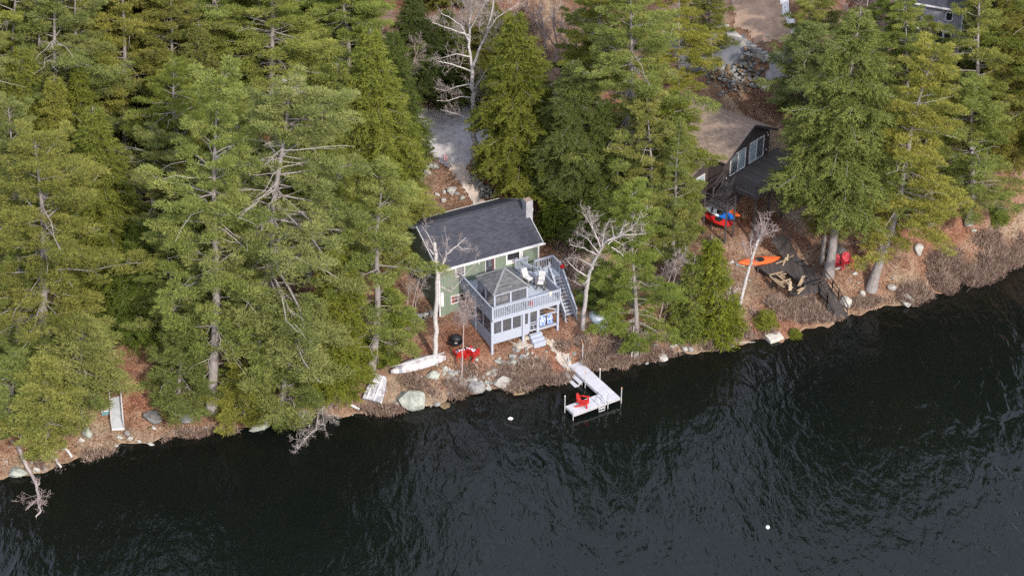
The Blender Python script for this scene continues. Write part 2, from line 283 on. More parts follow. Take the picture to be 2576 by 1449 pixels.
def np_mesh(name, V, tri, mat, tone=None, quads=False):
    k = 4 if quads else 3; me = bpy.data.meshes.new(name); n = len(tri)
    me.vertices.add(len(V)); me.vertices.foreach_set('co', np.ascontiguousarray(V, np.float32).ravel())
    me.loops.add(n*k); me.loops.foreach_set('vertex_index', np.ascontiguousarray(tri, np.int32).ravel())
    me.polygons.add(n); me.polygons.foreach_set('loop_start', np.arange(0, n*k, k, dtype=np.int32)); me.polygons.foreach_set('loop_total', np.full(n, k, np.int32))
    if tone is not None:
        a = me.attributes.new('tone', 'FLOAT', 'POINT'); a.data.foreach_set('value', np.ascontiguousarray(tone, np.float32))
    me.update(calc_edges=True); me.materials.append(mat); return me
def tag(o, label, cat, group=None):
    o['label'] = label; o['category'] = cat
    if group: o['group'] = group
    return o
def thing(name, label, cat, loc=(0, 0, 0), rz=0, group=None):
    o = bpy.data.objects.new(name, None); COL.objects.link(o); o.empty_display_size = .3
    o.location = tuple(map(float, loc)); o.rotation_euler = (0, 0, rz); return tag(o, label, cat, group)
def structure(o): o['kind'] = 'structure'; return o
def stuff(o): o['kind'] = 'stuff'; return o
def dup(root, loc, rz=0, label=None, sc=None, group=None):
    r = root.copy(); COL.objects.link(r); r.location = tuple(map(float, loc)); r.rotation_euler = (0, 0, rz)
    if sc is not None: r.scale = sc if hasattr(sc, '__len__') else (sc,)*3
    if label: r['label'] = label
    if group: r['group'] = group
    for ch in root.children:
        c = ch.copy(); COL.objects.link(c); c.parent = r
        for g in ch.children: d = g.copy(); COL.objects.link(d); d.parent = c
    return r
# ------------------------------------------------------------------ setting: ground, water, drive, paths
def axis_grid(lo, a, b, hi, fine):
    m = np.arange(a, b+1e-6, fine); g = []; x = a; st = fine
    while x > lo: st *= 1.35; x -= st; g.append(x)
    g = g[::-1]; h = []; x = b; st = fine
    while x < hi: st *= 1.35; x += st; h.append(x)
    return np.concatenate([g, m, h])
gx = axis_grid(-520, -46, 46, 520, .34); gy = axis_grid(-420, 100, 176, 900, .34)
X, Y = np.meshgrid(gx, gy); Z = height(X, Y); nx, ny = len(gx), len(gy)
idx = np.arange(nx*ny).reshape(ny, nx); q = np.stack([idx[:-1, :-1], idx[:-1, 1:], idx[1:, 1:], idx[1:, :-1]], -1).reshape(-1, 4)
gm = np_mesh('ground', np.stack([X, Y, Z], -1).reshape(-1, 3), q, M['ground'], quads=True); gm.shade_smooth()
go = bpy.data.objects.new('ground', gm); COL.objects.link(go); structure(go)
wb = MB().box(-500, 500, -400, 330, -9, 0).build('lake_water', M['water']); structure(wb)
def inside(px, py, poly):
    r = np.zeros(px.shape, bool); n = len(poly)
    for i in range(n):
        x0, y0 = poly[i]; x1, y1 = poly[(i+1) % n]
        c = ((y0 > py) != (y1 > py)) & (px < (x1-x0)*(py-y0)/((y1-y0) if y1 != y0 else 1e-9)+x0); r ^= c
    return r
def sheet(name, pxpoly, mat, off=.03, res=.18, wob=.25):
    W = gnds([p[0] for p in pxpoly], [p[1] for p in pxpoly])[:, :2]
    xs = np.arange(W[:, 0].min()-.5, W[:, 0].max()+.5, res); ys = np.arange(W[:, 1].min()-.5, W[:, 1].max()+.5, res)
    X, Y = np.meshgrid(xs, ys); Z = height(X, Y)+off
    cxm = (X[:-1, :-1]+X[1:, 1:])/2; cym = (Y[:-1, :-1]+Y[1:, 1:])/2
    wx = cxm+wob*np.sin(cym*2.1+1)*.6+wob*.4*np.sin(cym*6.3); wy = cym+wob*np.sin(cxm*1.9)*.6+wob*.4*np.sin(cxm*5.7)
    keep = inside(wx, wy, [tuple(p) for p in W]).ravel()
    idx = np.arange(X.size).reshape(X.shape); q = np.stack([idx[:-1, :-1], idx[:-1, 1:], idx[1:, 1:], idx[1:, :-1]], -1).reshape(-1, 4)[keep]
    me = np_mesh(name, np.stack([X, Y, Z], -1).reshape(-1, 3), q, mat, quads=True); me.shade_smooth()
    bm = bmesh.new(); bm.from_mesh(me); bmesh.ops.delete(bm, geom=[v for v in bm.verts if not v.link_faces], context='VERTS'); bm.to_mesh(me); bm.free()
    o = bpy.data.objects.new(name, me); COL.objects.link(o); return structure(o)
sheet('driveway', [(1000,300),(1060,275),(1180,262),(1290,255),(1420,190),(1420,235),(1290,320),(1215,370),(1165,425),(1120,420),(1090,385),(990,400)], M['asphalt'])
sheet('garden_path', [(1128,415),(1160,412),(1180,440),(1222,512),(1196,520),(1160,465)], M['pathm'], .13, .12, .08)
sheet('shore_path', [(1368,862),(1398,866),(1425,890),(1446,912),(1450,930),(1428,934),(1410,908),(1390,885)], M['slab'], .10, .12, .3)
sheet('gravel_yard', [(1690,70),(1810,70),(1905,125),(1890,165),(1845,205),(1770,195),(1700,160)], M['gravel'])
sheet('upper_lawn', [(1830,-30),(1980,-20),(1995,60),(1985,120),(1900,105),(1850,70)], M['lawn'], .04)
sheet('stone_chip_strip', [(1955,-20),(1975,-22),(2010,80),(1990,85)], M['whitegravel'], .07, .14, .1)
sheet('back_drive', [(1930,150),(2010,120),(2010,180),(1965,205),(1925,200)], M['asphalt'], .05)
# ------------------------------------------------------------------ trees
def tris(P, D, Wd, L, w, tone):
    """n spiky blades: base centre P, direction D, width direction Wd"""
    n = len(P); V = np.empty((n, 3, 3)); V[:, 0] = P-Wd*(w/2)[:, None]; V[:, 1] = P+Wd*(w/2)[:, None]; V[:, 2] = P+D*L[:, None]
    return V.reshape(-1, 3), np.repeat(tone, 3)
def unit(a): return a/np.maximum(np.linalg.norm(a, axis=-1, keepdims=True), 1e-9)
def np_tubes(paths, n=4):
    Vs, Fs, o = [], [], 0
    for pts, rad in paths:
        pts = np.asarray(pts, float); k = len(pts); d = np.gradient(pts, axis=0); d = unit(d)
        u = np.where(np.abs(d[:, :1]) < .8, np.array([[1., 0, 0]]), np.array([[0, 1., 0]])); a = unit(np.cross(d, u)); b = np.cross(d, a)
        th = np.arange(n)*2*PI/n; rr = np.asarray(rad, float)[:, None, None]
        V = pts[:, None]+rr*(a[:, None]*np.cos(th)[None, :, None]+b[:, None]*np.sin(th)[None, :, None])
        i = np.arange(k-1)[:, None]*n; j = np.arange(n)[None]; j2 = (j+1) % n
        f = np.stack([i+j, i+j2, i+n+j2, i+n+j], -1).reshape(-1, 4)+o
        Vs.append(V.reshape(-1, 3)); Fs.append(f); o += k*n
    return np.concatenate(Vs), np.concatenate(Fs)
def conifer(seed, H, R, cb, kind='pine', gaps=.12, bare=.0, bow=0., droop=0., step=None, side=None, shape=.5):
    r = np.random.default_rng(seed); hem = kind == 'hemlock'
    tp = []; nz = 16
    ph = r.uniform(0, 6, 2)
    def axis(h): return np.array([.12*math.sin(h*.35+ph[0])+bow*(h/H)**2*H, .12*math.sin(h*.31+ph[1]), h])
    r0 = .0120*H+.05
    for i in range(nz+1): tp.append(axis(H*i/nz))
    rad = [max(.02, r0*(1-.93*i/nz)*(1.3 if i == 0 else 1)) for i in range(nz+1)]
    paths = [(tp, rad)]; dead = []
    Ps, Ds, Ls, ws, ts = [], [], [], [], []
    def clump(c, rx, rz, n, tone, fwd):
        q = unit(r.normal(0, 1, (n, 3))); q[:, 2] = np.abs(q[:, 2])*1.0-.25; rr = r.random(n)**.4
        P = c+q*rr[:, None]*np.array([rx, rx, rz])*r.uniform(.9, 1.1); d = unit(q*[.8, .8, .5]+r.normal(0, .42, (n, 3))+np.array([0, 0, .42])+fwd*.35)
        Ps.append(P); Ds.append(d); Ls.append(r.uniform(.15, .29, n)); ws.append(r.uniform(.04, .075, n)); ts.append(np.clip(.5+tone+r.normal(0, .13, n), 0, 1))
    step = step or (.31 if hem else .76); h = cb*H
    while h < H-.25:
        t = (h-cb*H)/(H*(1-cb)); nb = r.integers(3, 6) if hem else r.integers(3, 6); az0 = r.uniform(0, 2*PI)
        lev = 1 if hem else r.choice([.6, .85, 1., 1.1])
        for b in range(nb):
            if r.random() < gaps: continue
            az = az0+b*2*PI/nb+r.normal(0, .3)
            if hem: L = R*((1-t)**.8*.97+.06)*min(1, .72+t*2.5)*r.uniform(.72, 1.12); e = math.radians(-14+46*t**1.3+r.normal(0, 5)); sag = -.16-.05*r.random()
            else: L = lev*R*((1-t)**shape*.97+.12)*min(1, .66+t*2.2)*r.uniform(.55, 1.25); e = math.radians(-4+50*t**1.8+r.normal(0, 7)); sag = .10*(1-t)
            if side is not None: L *= 1+side*math.cos(az)
            e -= math.radians(droop)*(1-t)
            L = max(L, .35); hd = np.array([math.cos(az), math.sin(az), 0]); base = axis(h+r.uniform(-.15, .15))
            s = np.linspace(0, 1, 6)[:, None]; wig = r.normal(0, .04*L, (6, 3))*s
            pts = base+hd*L*s*math.cos(e)+np.array([0, 0, 1.])*(L*math.sin(e)*s+sag*L*s**2)+wig
            br = (.013*L+.014)*np.linspace(1, .25, 6); isbare = r.random() < bare*(1.6 if t > .45 else .7)
            (dead if isbare else paths).append((pts, br*(.72 if isbare else 1)))
            if isbare:
                for q in range(7):
                    s0 = r.uniform(.3, .95); p0 = base+(pts[5]-pts[0])*s0; dd = unit(hd+r.normal(0, .6, 3)); l2 = L*.28*r.random()+.2
                    dead.append((np.stack([p0, p0+dd*l2*.5, p0+dd*l2+[0, 0, -.1*l2]]), np.array([.016, .012, .007])))
                continue
            nrm = np.array([-hd[1], hd[0], 0]); tone0 = r.uniform(-.14, .14)
            if not hem:
                k = max(3, int(L*2.9+2))
                for j in range(k):
                    s0 = min(.99, .36+.64*(j+r.random())/k); i0 = s0*5; ii = min(int(i0), 4); p0 = pts[ii]+(pts[ii+1]-pts[ii])*(i0-ii)
                    off = r.uniform(-1, 1)*(.34*L*(1.15-s0)+.12); rx = min(.22+.075*L, .48)*r.uniform(.65, 1.2); c = p0+nrm*off+np.array([0, 0, .05+r.normal(0, .16)])
                    clump(c, rx, rx*r.uniform(.38, .6), int(40+360*rx*rx), tone0+r.normal(0, .10), hd+nrm*off*.4)
                    if abs(off) > .3: paths.append((np.stack([p0-hd*abs(off)*.6, c-hd*.1, c+hd*.2]), np.array([.014, .010, .006])))
                continue
            k = max(3, int(L/.22))
            for j in range(k):
                s0 = min(.99, .10+.90*(j+r.random())/k); i0 = s0*5; ii = min(int(i0), 4); p0 = pts[ii]+(pts[ii+1]-pts[ii])*(i0-ii)
                for sg in (-1, 1):
                    if r.random() < .06: continue
                    l = min((L*.42*(1-.6*s0)+.26)*r.uniform(.7, 1.2), 1.5)
                    sd = unit(hd*r.uniform(.5, .95)+nrm*sg*r.uniform(.5, 1)+np.array([0, 0, r.normal(.02, .16)-.22])); m = max(3, int(l/.085)); per = 4; u = np.repeat((np.arange(m)+r.random(m))/m, per); n = m*per
                    Ps.append(p0+sd*(u*l)[:, None]+np.array([0, 0, -.18*l])*(u**2)[:, None]+r.normal(0, 1, (n, 3))*np.array([.07, .07, .045]))
                    Ds.append(unit(sd*.75+nrm*r.normal(0, .5, (n, 1))+r.normal(0, .36, (n, 3))+[0, 0, -.08])); Ls.append(r.uniform(.13, .27, n)); ws.append(r.uniform(.05, .085, n)); ts.append(np.clip(.5+tone0+r.normal(0, .10)+r.normal(0, .13, n), 0, 1))
        h += step*r.uniform(.7, 1.3)*(1 if t < .8 else .75)
    # bare dead limbs under and inside the crown
    h = max(2.0, cb*H*.45)
    while h < H*(cb+(1-cb)*.75) and not hem:
        low = h < cb*H+.22*H*(1-cb)
        for b in range(r.integers(1, 4) if low else r.integers(0, 3)):
            az = r.uniform(0, 2*PI); L = r.uniform(.5, R*.8); hd = np.array([math.cos(az), math.sin(az), 0]); s = np.linspace(0, 1, 5)[:, None]
            pts = axis(h)+hd*L*s+np.array([0, 0, 1.])*(L*r.uniform(-.15, .3)*s-.2*L*s**2)+r.normal(0, .05*L, (5, 3))*s; dead.append((pts, np.linspace(.03, .010, 5)))
        h += r.uniform(.5, 1.1)
    P, D, L_, w_, t_ = map(np.concatenate, (Ps, Ds, Ls, ws, ts)); W_ = unit(np.cross(D, r.normal(0, 1, D.shape)))
    V, tn = tris(P, D, W_, L_, w_, t_)
    crown = np_mesh('crown', V, np.arange(len(V)).reshape(-1, 3), M['hemlock' if hem else 'pine'], tn)
    TV, TF = np_tubes(paths[:1], 8); BV, BF = np_tubes(paths[1:], 4); VV, FF = [TV, BV], [TF, BF+len(TV)]
    if dead: DV, DF = np_tubes(dead, 4); VV.append(DV); FF.append(DF+len(TV)+len(BV))
    trunk = np_mesh('trunk', np.concatenate(VV), np.concatenate(FF), M['bark'], quads=True); trunk.shade_smooth(); trunk.materials.append(M['deadwood'])
    nf = sum(len(f) for f in FF); mi = np.zeros(nf, np.int32)
    if dead: mi[-len(FF[2]):] = 1
    trunk.polygons.foreach_set('material_index', mi)
    return dict(H=H, R=R, trunk=trunk, crown=crown)
PV = [conifer(1, 27, 4.6, .34, gaps=.22), conifer(2, 25, 5.0, .24, gaps=.26), conifer(3, 26, 4.4, .42, gaps=.2), conifer(4, 22, 4.2, .18, gaps=.22), conifer(5, 24, 4.8, .30, gaps=.24, bare=.12), conifer(6, 20, 4.4, .14, gaps=.12), conifer(7, 26, 5.2, .30, gaps=.34, bare=.2, shape=.35), conifer(8, 23, 4.6, .26, gaps=.1, shape=.75, bow=.02), conifer(9, 28, 4.4, .46, gaps=.26, bare=.1, shape=.4)]
YV = [conifer(11, 11, 2.7, .08, gaps=.06, step=.5, shape=.65), conifer(12, 9, 2.6, .07, gaps=.08, step=.46, shape=.65), conifer(13, 13, 3.0, .12, gaps=.1, step=.52, shape=.65)]
HV = [conifer(21, 20, 3.7, .10, 'hemlock', gaps=.06), conifer(22, 17, 3.4, .05, 'hemlock', gaps=.08), conifer(23, 21, 4.2, .30, 'hemlock', gaps=.1), conifer(24, 14, 3.0, .03, 'hemlock', gaps=.06), conifer(25, 19, 4.2, .15, 'hemlock', gaps=.12), conifer(26, 22, 4.6, .34, 'hemlock', gaps=.14)]
SV = [conifer(31, 6.5, 1.5, .02, 'hemlock', gaps=.04, step=.24), conifer(32, 2.6, 1.0, .03, 'hemlock', gaps=.03, step=.16)]
BIG = [conifer(41, 27, 6.2, .20, gaps=.10, bare=.22, droop=34, step=.55, side=.25, shape=.6)]
VARS = dict(P=PV, Y=YV, H=HV, S=SV, B=BIG)
NAMES = dict(P=('pine_tree', 'pine'), Y=('pine_tree', 'young pine'), H=('hemlock_tree', 'hemlock'), S=('evergreen_shrub', 'evergreen'), B=('pine_tree', 'pine'))
G_PINE, G_FOREST = 'white pines on the wooded shore', 'close-packed evergreens of the hillside forest'
TR_ = random.Random(21)
def place_tree(kind, var, base, top, cw, label, tint=(1, 1, 1), group=None, b3=None):
    v = VARS[kind][var % len(VARS[kind])]; b = np.array(b3) if b3 is not None else gnd(*base)
    tpnt = vpl(top[0], top[1], b[1]); h = tpnt[2]-b[2]; dx = tpnt[0]-b[0]
    sz = h/v['H']; sxy = (cw*1.14/33.0/2)/v['R'] if cw else sz*1.1
    nm, cat = NAMES[kind]; root = thing(nm, label, cat, b-[0, 0, .15], 0, group)
    root.rotation_mode = 'ZYX'; root.rotation_euler = (0, math.atan2(dx, h), random.uniform(0, 6.28) if kind != 'B' else 0); root.scale = (sxy, sxy, sz)
    for key, pn in (('trunk', 'trunk'), ('crown', 'crown')):
        if v[key] is None: continue
        o = bpy.data.objects.new(pn, v[key]); COL.objects.link(o); o.parent = root
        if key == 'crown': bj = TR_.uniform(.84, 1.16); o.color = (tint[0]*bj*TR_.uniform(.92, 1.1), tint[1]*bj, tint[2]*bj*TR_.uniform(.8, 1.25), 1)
    return root
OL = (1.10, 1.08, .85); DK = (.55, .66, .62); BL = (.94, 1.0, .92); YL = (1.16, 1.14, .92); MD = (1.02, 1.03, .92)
TREES = [
 # --- left bank
 ('P',0,(122,965),(92,335),330,'tall yellow-green pine at the left edge with a long bare grey trunk',YL),
 ('P',4,(150,520),(132,-70),320,'upper left pine with a bare trunk showing a fan of grey dead branches',MD),
 ('H',1,(150,640),(138,186),190,'olive hemlock spire rising below the pine in the upper left corner',OL),
 ('H',0,(285,770),(235,262),240,'wide olive hemlock between the left edge pine and the central lakeside pine',OL),
 ('P',1,(537,1028),(545,190),330,'tall lakeside pine with a flared grey trunk standing right at the water',YL),
 ('P',2,(462,640),(436,150),230,'slim pine whose grey trunk shows through a dark gap left of the central lakeside pine',MD),
 ('B',0,(648,955),(726,180),460,'great leaning pine with bare silvery limbs and drooping boughs',(.95,1.0,.95)),
 ('H',0,(955,560),(934,66),250,'tallest olive hemlock left of the driveway',OL),
 ('H',3,(860,560),(850,150),210,'olive hemlock pressed against the great leaning pine',OL),
 ('H',3,(1000,520),(1003,232),150,'small olive hemlock at the very edge of the driveway',OL),
 ('P',3,(432,430),(430,-30),260,'bushy pine at the top between two olive hemlocks',MD),
 ('P',2,(690,450),(680,-60),330,'pine with a dark thick trunk and wide bright boughs at the top left of centre',YL),
 ('H',3,(330,380),(322,40),170,'olive hemlock near the top edge left of the bushy pine',OL),
 ('H',0,(560,420),(555,60),190,'dark hemlock between the two top pines',(.8,.85,.8)),
 ('Y',2,(185,1040),(205,790),230,'full young pine low on the bank left of the needle-strewn clearing',BL),
 ('Y',0,(112,1118),(110,890),180,'yellow-green young pine over the leaning birch at lower left',YL),
 ('P',8,(380,730),(392,330),230,'loose pine filling the dark hollow left of the central lakeside pine',MD),
 ('H',4,(232,660),(250,330),200,'dull olive hemlock crowding behind the left edge pine',(1.0,1.0,.8)),
 ('P',5,(55,935),(40,600),240,'shaded low pine at the foot of the left edge pine',BL),
 ('P',3,(520,700),(500,330),200,'pine close behind the central lakeside pine',MD),
 ('Y',0,(448,1030),(455,820),180,'bright young pine right of the metal gangway',MD),
 ('P',5,(455,880),(410,585),220,'blue-green pine behind the needle-strewn clearing',BL),
 ('Y',1,(612,1055),(606,915),140,'low bushy pine hanging over the shore rocks right of the flared trunk',YL),
 ('Y',2,(712,1062),(712,760),230,'full green pine at the water right of the great leaning pine',BL),
 ('H',1,(838,962),(842,590),190,'yellow-olive hemlock above the dead branch snag on the water',(1.15,1.15,.75)),
 ('P',3,(934,935),(965,410),260,'pine beside the green cottage with its grey trunk above the upturned rowboat',MD),
 ('Y',0,(972,905),(985,720),120,'young pine between the upturned rowboat and the white canoe',(1.05,1.1,.8)),
 ('Y',2,(1005,650),(1022,465),205,'bright young pine against the left end of the dark cottage roof',MD),
 ('P',3,(50,780),(20,250),220,'shaded pine half out of the frame on the left edge',BL),
 ('P',1,(-40,620),(-40,60),280,'pine cut off by the left edge of the frame',MD),
 ('Y',1,(30,1085),(30,880),170,'dark young pine at the far left waterside',(.85,.95,.8)),
 ('P',4,(600,760),(600,300),230,'loose pine filling the hollow left of the great leaning pine',MD),
 ('H',1,(345,830),(355,555),180,'dark hemlock behind the clearing',DK),
 ('H',2,(770,700),(790,210),230,'dull green hemlock behind the great leaning pine',(.8,.9,.75)),
 ('P',0,(885,330),(860,-90),260,'pine at the top beside bare dead limbs left of the driveway birch',MD),
 # --- centre
 ('H',4,(1325,490),(1290,24),275,'conical green hemlock standing behind the cottage chimney',(.95,.98,.8)),
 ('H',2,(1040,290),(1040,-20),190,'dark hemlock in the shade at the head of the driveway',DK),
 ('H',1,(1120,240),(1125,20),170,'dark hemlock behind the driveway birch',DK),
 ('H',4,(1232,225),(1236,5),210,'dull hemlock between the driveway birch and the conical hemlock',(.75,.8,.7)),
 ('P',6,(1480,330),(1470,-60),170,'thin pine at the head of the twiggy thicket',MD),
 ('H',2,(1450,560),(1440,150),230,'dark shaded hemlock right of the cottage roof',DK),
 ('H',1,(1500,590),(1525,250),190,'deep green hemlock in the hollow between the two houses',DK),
 ('P',0,(1572,560),(1590,-40),300,'tall straight pine with a thick grey trunk left of the brown house',MD),
 ('P',2,(1503,400),(1506,-50),220,'slender pine behind the tall straight pine',MD),
 ('P',4,(1700,300),(1712,-40),205,'yellow-green pine in front of the gravel yard',YL),
 ('P',5,(1645,640),(1632,240),205,'pine with yellow boughs reaching over the left end of the tan roof',YL),
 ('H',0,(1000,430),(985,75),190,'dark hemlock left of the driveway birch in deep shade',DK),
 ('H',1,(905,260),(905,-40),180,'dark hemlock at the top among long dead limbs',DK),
 ('Y',2,(1670,560),(1685,230),200,'bright pine leaning over the tan roof of the brown house',YL),
 ('P',7,(1688,660),(1712,300),150,'airy pine whose boughs cross the middle of the tan roof',YL),
 ('P',3,(2285,360),(2280,-5),180,'pine screening the left end of the grey house',YL),
 ('P',6,(2345,340),(2335,40),170,'thin pine standing in front of the grey house windows',YL),
 ('Y',1,(1705,600),(1700,430),135,'bushy pine covering the lower wall of the brown house',YL),
 ('P',5,(1600,905),(1590,475),205,'thin-trunked pine at the shore right of the deck stairs',(.92,1.05,.95)),
 ('Y',0,(1680,650),(1655,470),180,'green pine between the shore pine and the brown house',(.95,1.05,.9)),
 ('Y',1,(1497,765),(1497,680),95,'low pine boughs beside the kayak pile',(.95,1.05,.9)),
 ('S',0,(1808,838),(1796,585),115,'slim bright cedar alone on the bank left of the leaning birch',(1.0,1.15,.7)),
 ('S',0,(1735,830),(1745,640),110,'olive cedar behind the bare saplings on the bank',(.9,.95,.75)),
 ('S',1,(1402,580),(1396,495),85,'small spruce beside the right end of the cottage',(.85,1.0,.7)),
 ('P',5,(1790,150),(1782,-90),150,'pine at the top above the stone steps',BL),
 # --- right
 ('H',5,(2082,688),(2160,12),325,'huge hemlock with a thick pale trunk beside the faded red chairs',(.92,1.02,.85)),
 ('H',2,(2070,660),(2125,190),160,'slimmer hemlock whose dark trunk stands just behind the huge one',(1.0,1.0,.75)),
 ('P',1,(2197,728),(2350,120),330,'leaning pine at the right whose trunk rises beside the white boulder',YL),
 ('P',4,(2445,470),(2470,-60),240,'tall yellow pine in front of the grey house at top right',YL),
 ('H',0,(2545,480),(2530,-20),220,'olive hemlock at the right edge of the frame',(1.1,1.05,.75)),
 ('Y',2,(2025,290),(2040,60),210,'dark green pine over the back drive by the grey shed',BL),
 ('P',3,(2232,330),(2225,-20),170,'dull green pine left of the grey house',BL),
 ('P',2,(2050,200),(2055,-90),170,'pine at the top behind the grey shed',MD),
 ('P',3,(2440,560),(2450,200),260,'bright pine low on the right slope',YL),
 ('P',5,(2340,560),(2330,230),240,'shaded pine in the gap right of the huge hemlock',BL),
 ('P',0,(2620,420),(2610,-60),280,'pine cut off by the right edge of the frame',MD),
 ('S',1,(2505,555),(2505,515),60,'little round evergreen alone on the bare right slope',(.9,1,.7)),
 ('S',1,(1930,812),(1935,778),58,'low loose juniper under the burnt platform',(.95,1.0,.65)),
 ('S',1,(2002,845),(2002,824),34,'tiny evergreen at the waterline below the platform stairs',(.95,1.0,.6)),
]
for k, v, b, tp_, cw, lab, tint in TREES: place_tree(k, v, b, tp_, cw, lab, tint)
# forest filling the slope behind the named trees
fr = random.Random(5)
FILL = []
for row, py in enumerate((-250, -170, -95, -20, 60, 150, 250, 360, 470, 600)):
    for px in range(-120, 2720, 118):
        jx = px+fr.uniform(-40, 40)+(59 if row % 2 else 0); jy = py+fr.uniform(-28, 28)
        if jy > 20 and jx > 640+max(0, 300-jy*.8) and not (jy < 330 and jx > 2480): continue
        if jy <= 20 and (1820 < jx < 2060) and jy > -120: continue
        if jy > -120 and 1010 < jx < 1150 and jy < 20: pass
        if 2180 < jx < 2480 and -40 < jy < 130: continue
        if jy > 300 and jx > 560: continue
        if jy > 560 and 230 < jx: continue
        FILL.append((jx, jy))
for jx, jy in FILL:
    hem = fr.random() < .42; hm = fr.uniform(13, 20) if hem else fr.uniform(17, 24)
    b = gnd(jx, jy); bb = np.array(b); q = bb+np.array([0, 0, hm]); w = (q-CAM)@FW; ty = CY-F*((q-CAM)@UP)/w
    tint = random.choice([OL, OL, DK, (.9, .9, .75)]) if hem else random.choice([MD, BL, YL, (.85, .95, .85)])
    place_tree('H' if hem else 'P', fr.randrange(9), None, (jx+fr.uniform(-12, 12), ty), 0, 'evergreen packed among others in the dense hillside forest', tint, G_FOREST, b)
# ------------------------------------------------------------------ green cottage
HO = np.array([-5.4, 123.03, 0]); HA = math.radians(27.17); HU = np.array([math.cos(HA), math.sin(HA), 0]); HV = np.array([-math.sin(HA), math.cos(HA), 0])
def HL(u, v, z): return HO+HU*u+HV*v+np.array([0, 0, z])
def at_house(name, label, cat, group=None): return thing(name, label, cat, HO, HA, group)
house = at_house('cottage', 'green cottage with a charcoal shingle roof and white trim', 'house')
def roofz(v): return 6.6+1.82*(1-abs(v-3.65)/3.65)
w = MB().box(.25, 8.52, .45, .60, 1.3, roofz(.45)-.06); w.build('front_wall', M['siding'], house)
for u0, u1 in ((.25, .4), (8.37, 8.52)):
    w = MB(); pts = [(.602, 1.3), (6.848, 1.3), (6.848, roofz(6.85)-.08), (3.65, roofz(3.65)-.08), (.602, roofz(.6)-.08)]
    w.add([(u0, y, z) for y, z in pts]+[(u1, y, z) for y, z in pts], [(0,1,2,3,4), (9,8,7,6,5)]+[(i, 5+i, 5+(i+1) % 5, (i+1) % 5) for i in range(5)]); w.build('end_wall', M['siding_side'], house)
MB().box(.25, 8.52, 6.85, 7.0, 3, roofz(6.85)-.06).build('back_wall', M['siding'], house)
MB().box(.22, 8.55, .42, .449, 1.0, 2.22).build('foundation', M['concrete'], house)
rf = MB(); rf.slab([(0, 0, 6.6), (8.7, 0, 6.6), (8.7, 3.65, 8.42), (0, 3.65, 8.42)], .11); rf.slab([(8.7, 7.3, 6.6), (0, 7.3, 6.6), (0, 3.65, 8.42), (8.7, 3.65, 8.42)], .11)
roof = rf.build('roof', M['roof'], house, uvaxis=(1, 0, 0))
MB().box(0, 8.7, 3.55, 3.75, 8.40, 8.445).build('ridge_cap', M['roof'], roof, uvaxis=(1, 0, 0))
fb = MB().box(0, 8.7, -.035, -.002, 6.40, 6.60).box(0, 8.7, 7.302, 7.335, 6.44, 6.62)
for u in (-.035, 8.702):
    fb.slab([(u, 0, 6.62), (u+.033, 0, 6.62), (u+.033, 3.65, 8.44), (u, 3.65, 8.44)], .2); fb.slab([(u, 3.65, 8.44), (u+.033, 3.65, 8.44), (u+.033, 7.3, 6.62), (u, 7.3, 6.62)], .2)
fb.build('fascia', M['white'], roof)
MB().tube([(5.0, -.09, 6.53), (8.82, -.09, 6.50)], .085, 8).build('awning_roll', M['white'], house, True)
MB().tube([(.05, -.07, 6.52), (4.95, -.07, 6.52)], .05, 8).build('gutter', M['white'], roof, True)
ch = MB().box(8.36, 8.92, 2.12, 2.72, 3.2, 9.05).build('chimney', M['brick'], roof, uvaxis=(1, 0, 0))
MB().box(8.42, 8.86, 2.18, 2.66, 9.052, 9.10).build('flue_cap', paint('terracotta', (.28,.19,.15), .2), ch); MB().box(8.93, 8.96, 2.15, 2.4, 8.1, 8.4).build('vent', M['white'], ch)
MB().box(.19, .31, .40, .449, 2.2, 6.7).build('corner_trim', M['white'], house); MB().box(8.46, 8.58, .40, .449, 2.2, 6.7).build('corner_trim', M['white'], house)
MB().box(.34, .56, .38, .448, 3.1, 4.3).build('downspout_panel', M['offwhite'], house)
def window(parent, u0, u1, z0, z1, fw, glass, mun=(), v=.45, vert=(), name='window'):
    f = MB().box(u0-fw, u0, v-.07, v-.002, z0-fw, z1+fw).box(u1, u1+fw, v-.07, v-.002, z0-fw, z1+fw).box(u0, u1, v-.07, v-.002, z1, z1+fw).box(u0, u1, v-.10, v-.002, z0-fw, z0)
    for zz in mun: f.box(u0, u1, v-.045, v-.022, zz-.02, zz+.02)
    for uu in vert: f.box(uu-.025, uu+.025, v-.05, v-.024, z0, z1)
    o = f.build(name, M['white'], parent); MB().box(u0, u1, v-.02, v-.003, z0, z1).build('pane', glass, o); return o
window(house, 1.64, 2.30, 5.42, 6.12, .07, M['glass'], (5.6, 5.77, 5.95)); w3 = window(house, 1.2, 2.31, 3.13, 3.71, .06, M['glass'], (3.42,), vert=(1.75,))
MB().box(1.22, 1.5, .424, .428, 3.15, 3.69).build('red_curtain', paint('red_curtain', (.22,.05,.045), .2), w3)
w2 = window(house, 5.88, 7.06, 5.32, 6.12, .12, M['glass']); MB().box(5.88, 6.75, .423, .428, 5.32, 5.56).build('table_reflection', M['white'], w2); MB().box(6.9, 7.06, .422, .427, 5.32, 6.12).build('curtain', M['offwhite'], w2); MB().box(6.05,6.55,.418,.422,5.5,5.55).build('dark_object', M['black'], w2)  # white sheet on the picture window's pane paints in a table's reflection
dr = MB().box(4.09, 4.78, .40, .446, 4.72, 6.2).build('door', M['doordark'], house)
MB().box(4.02, 4.08, .38, .447, 4.72, 6.28).box(4.79, 4.86, .38, .447, 4.72, 6.28).box(4.081, 4.789, .38, .447, 6.21, 6.28).build('door_frame', M['white'], dr)
dg = MB().box(4.2, 4.62, .385, .399, 5.55, 6.1).build('door_glass', M['glass'], dr); g = MB()
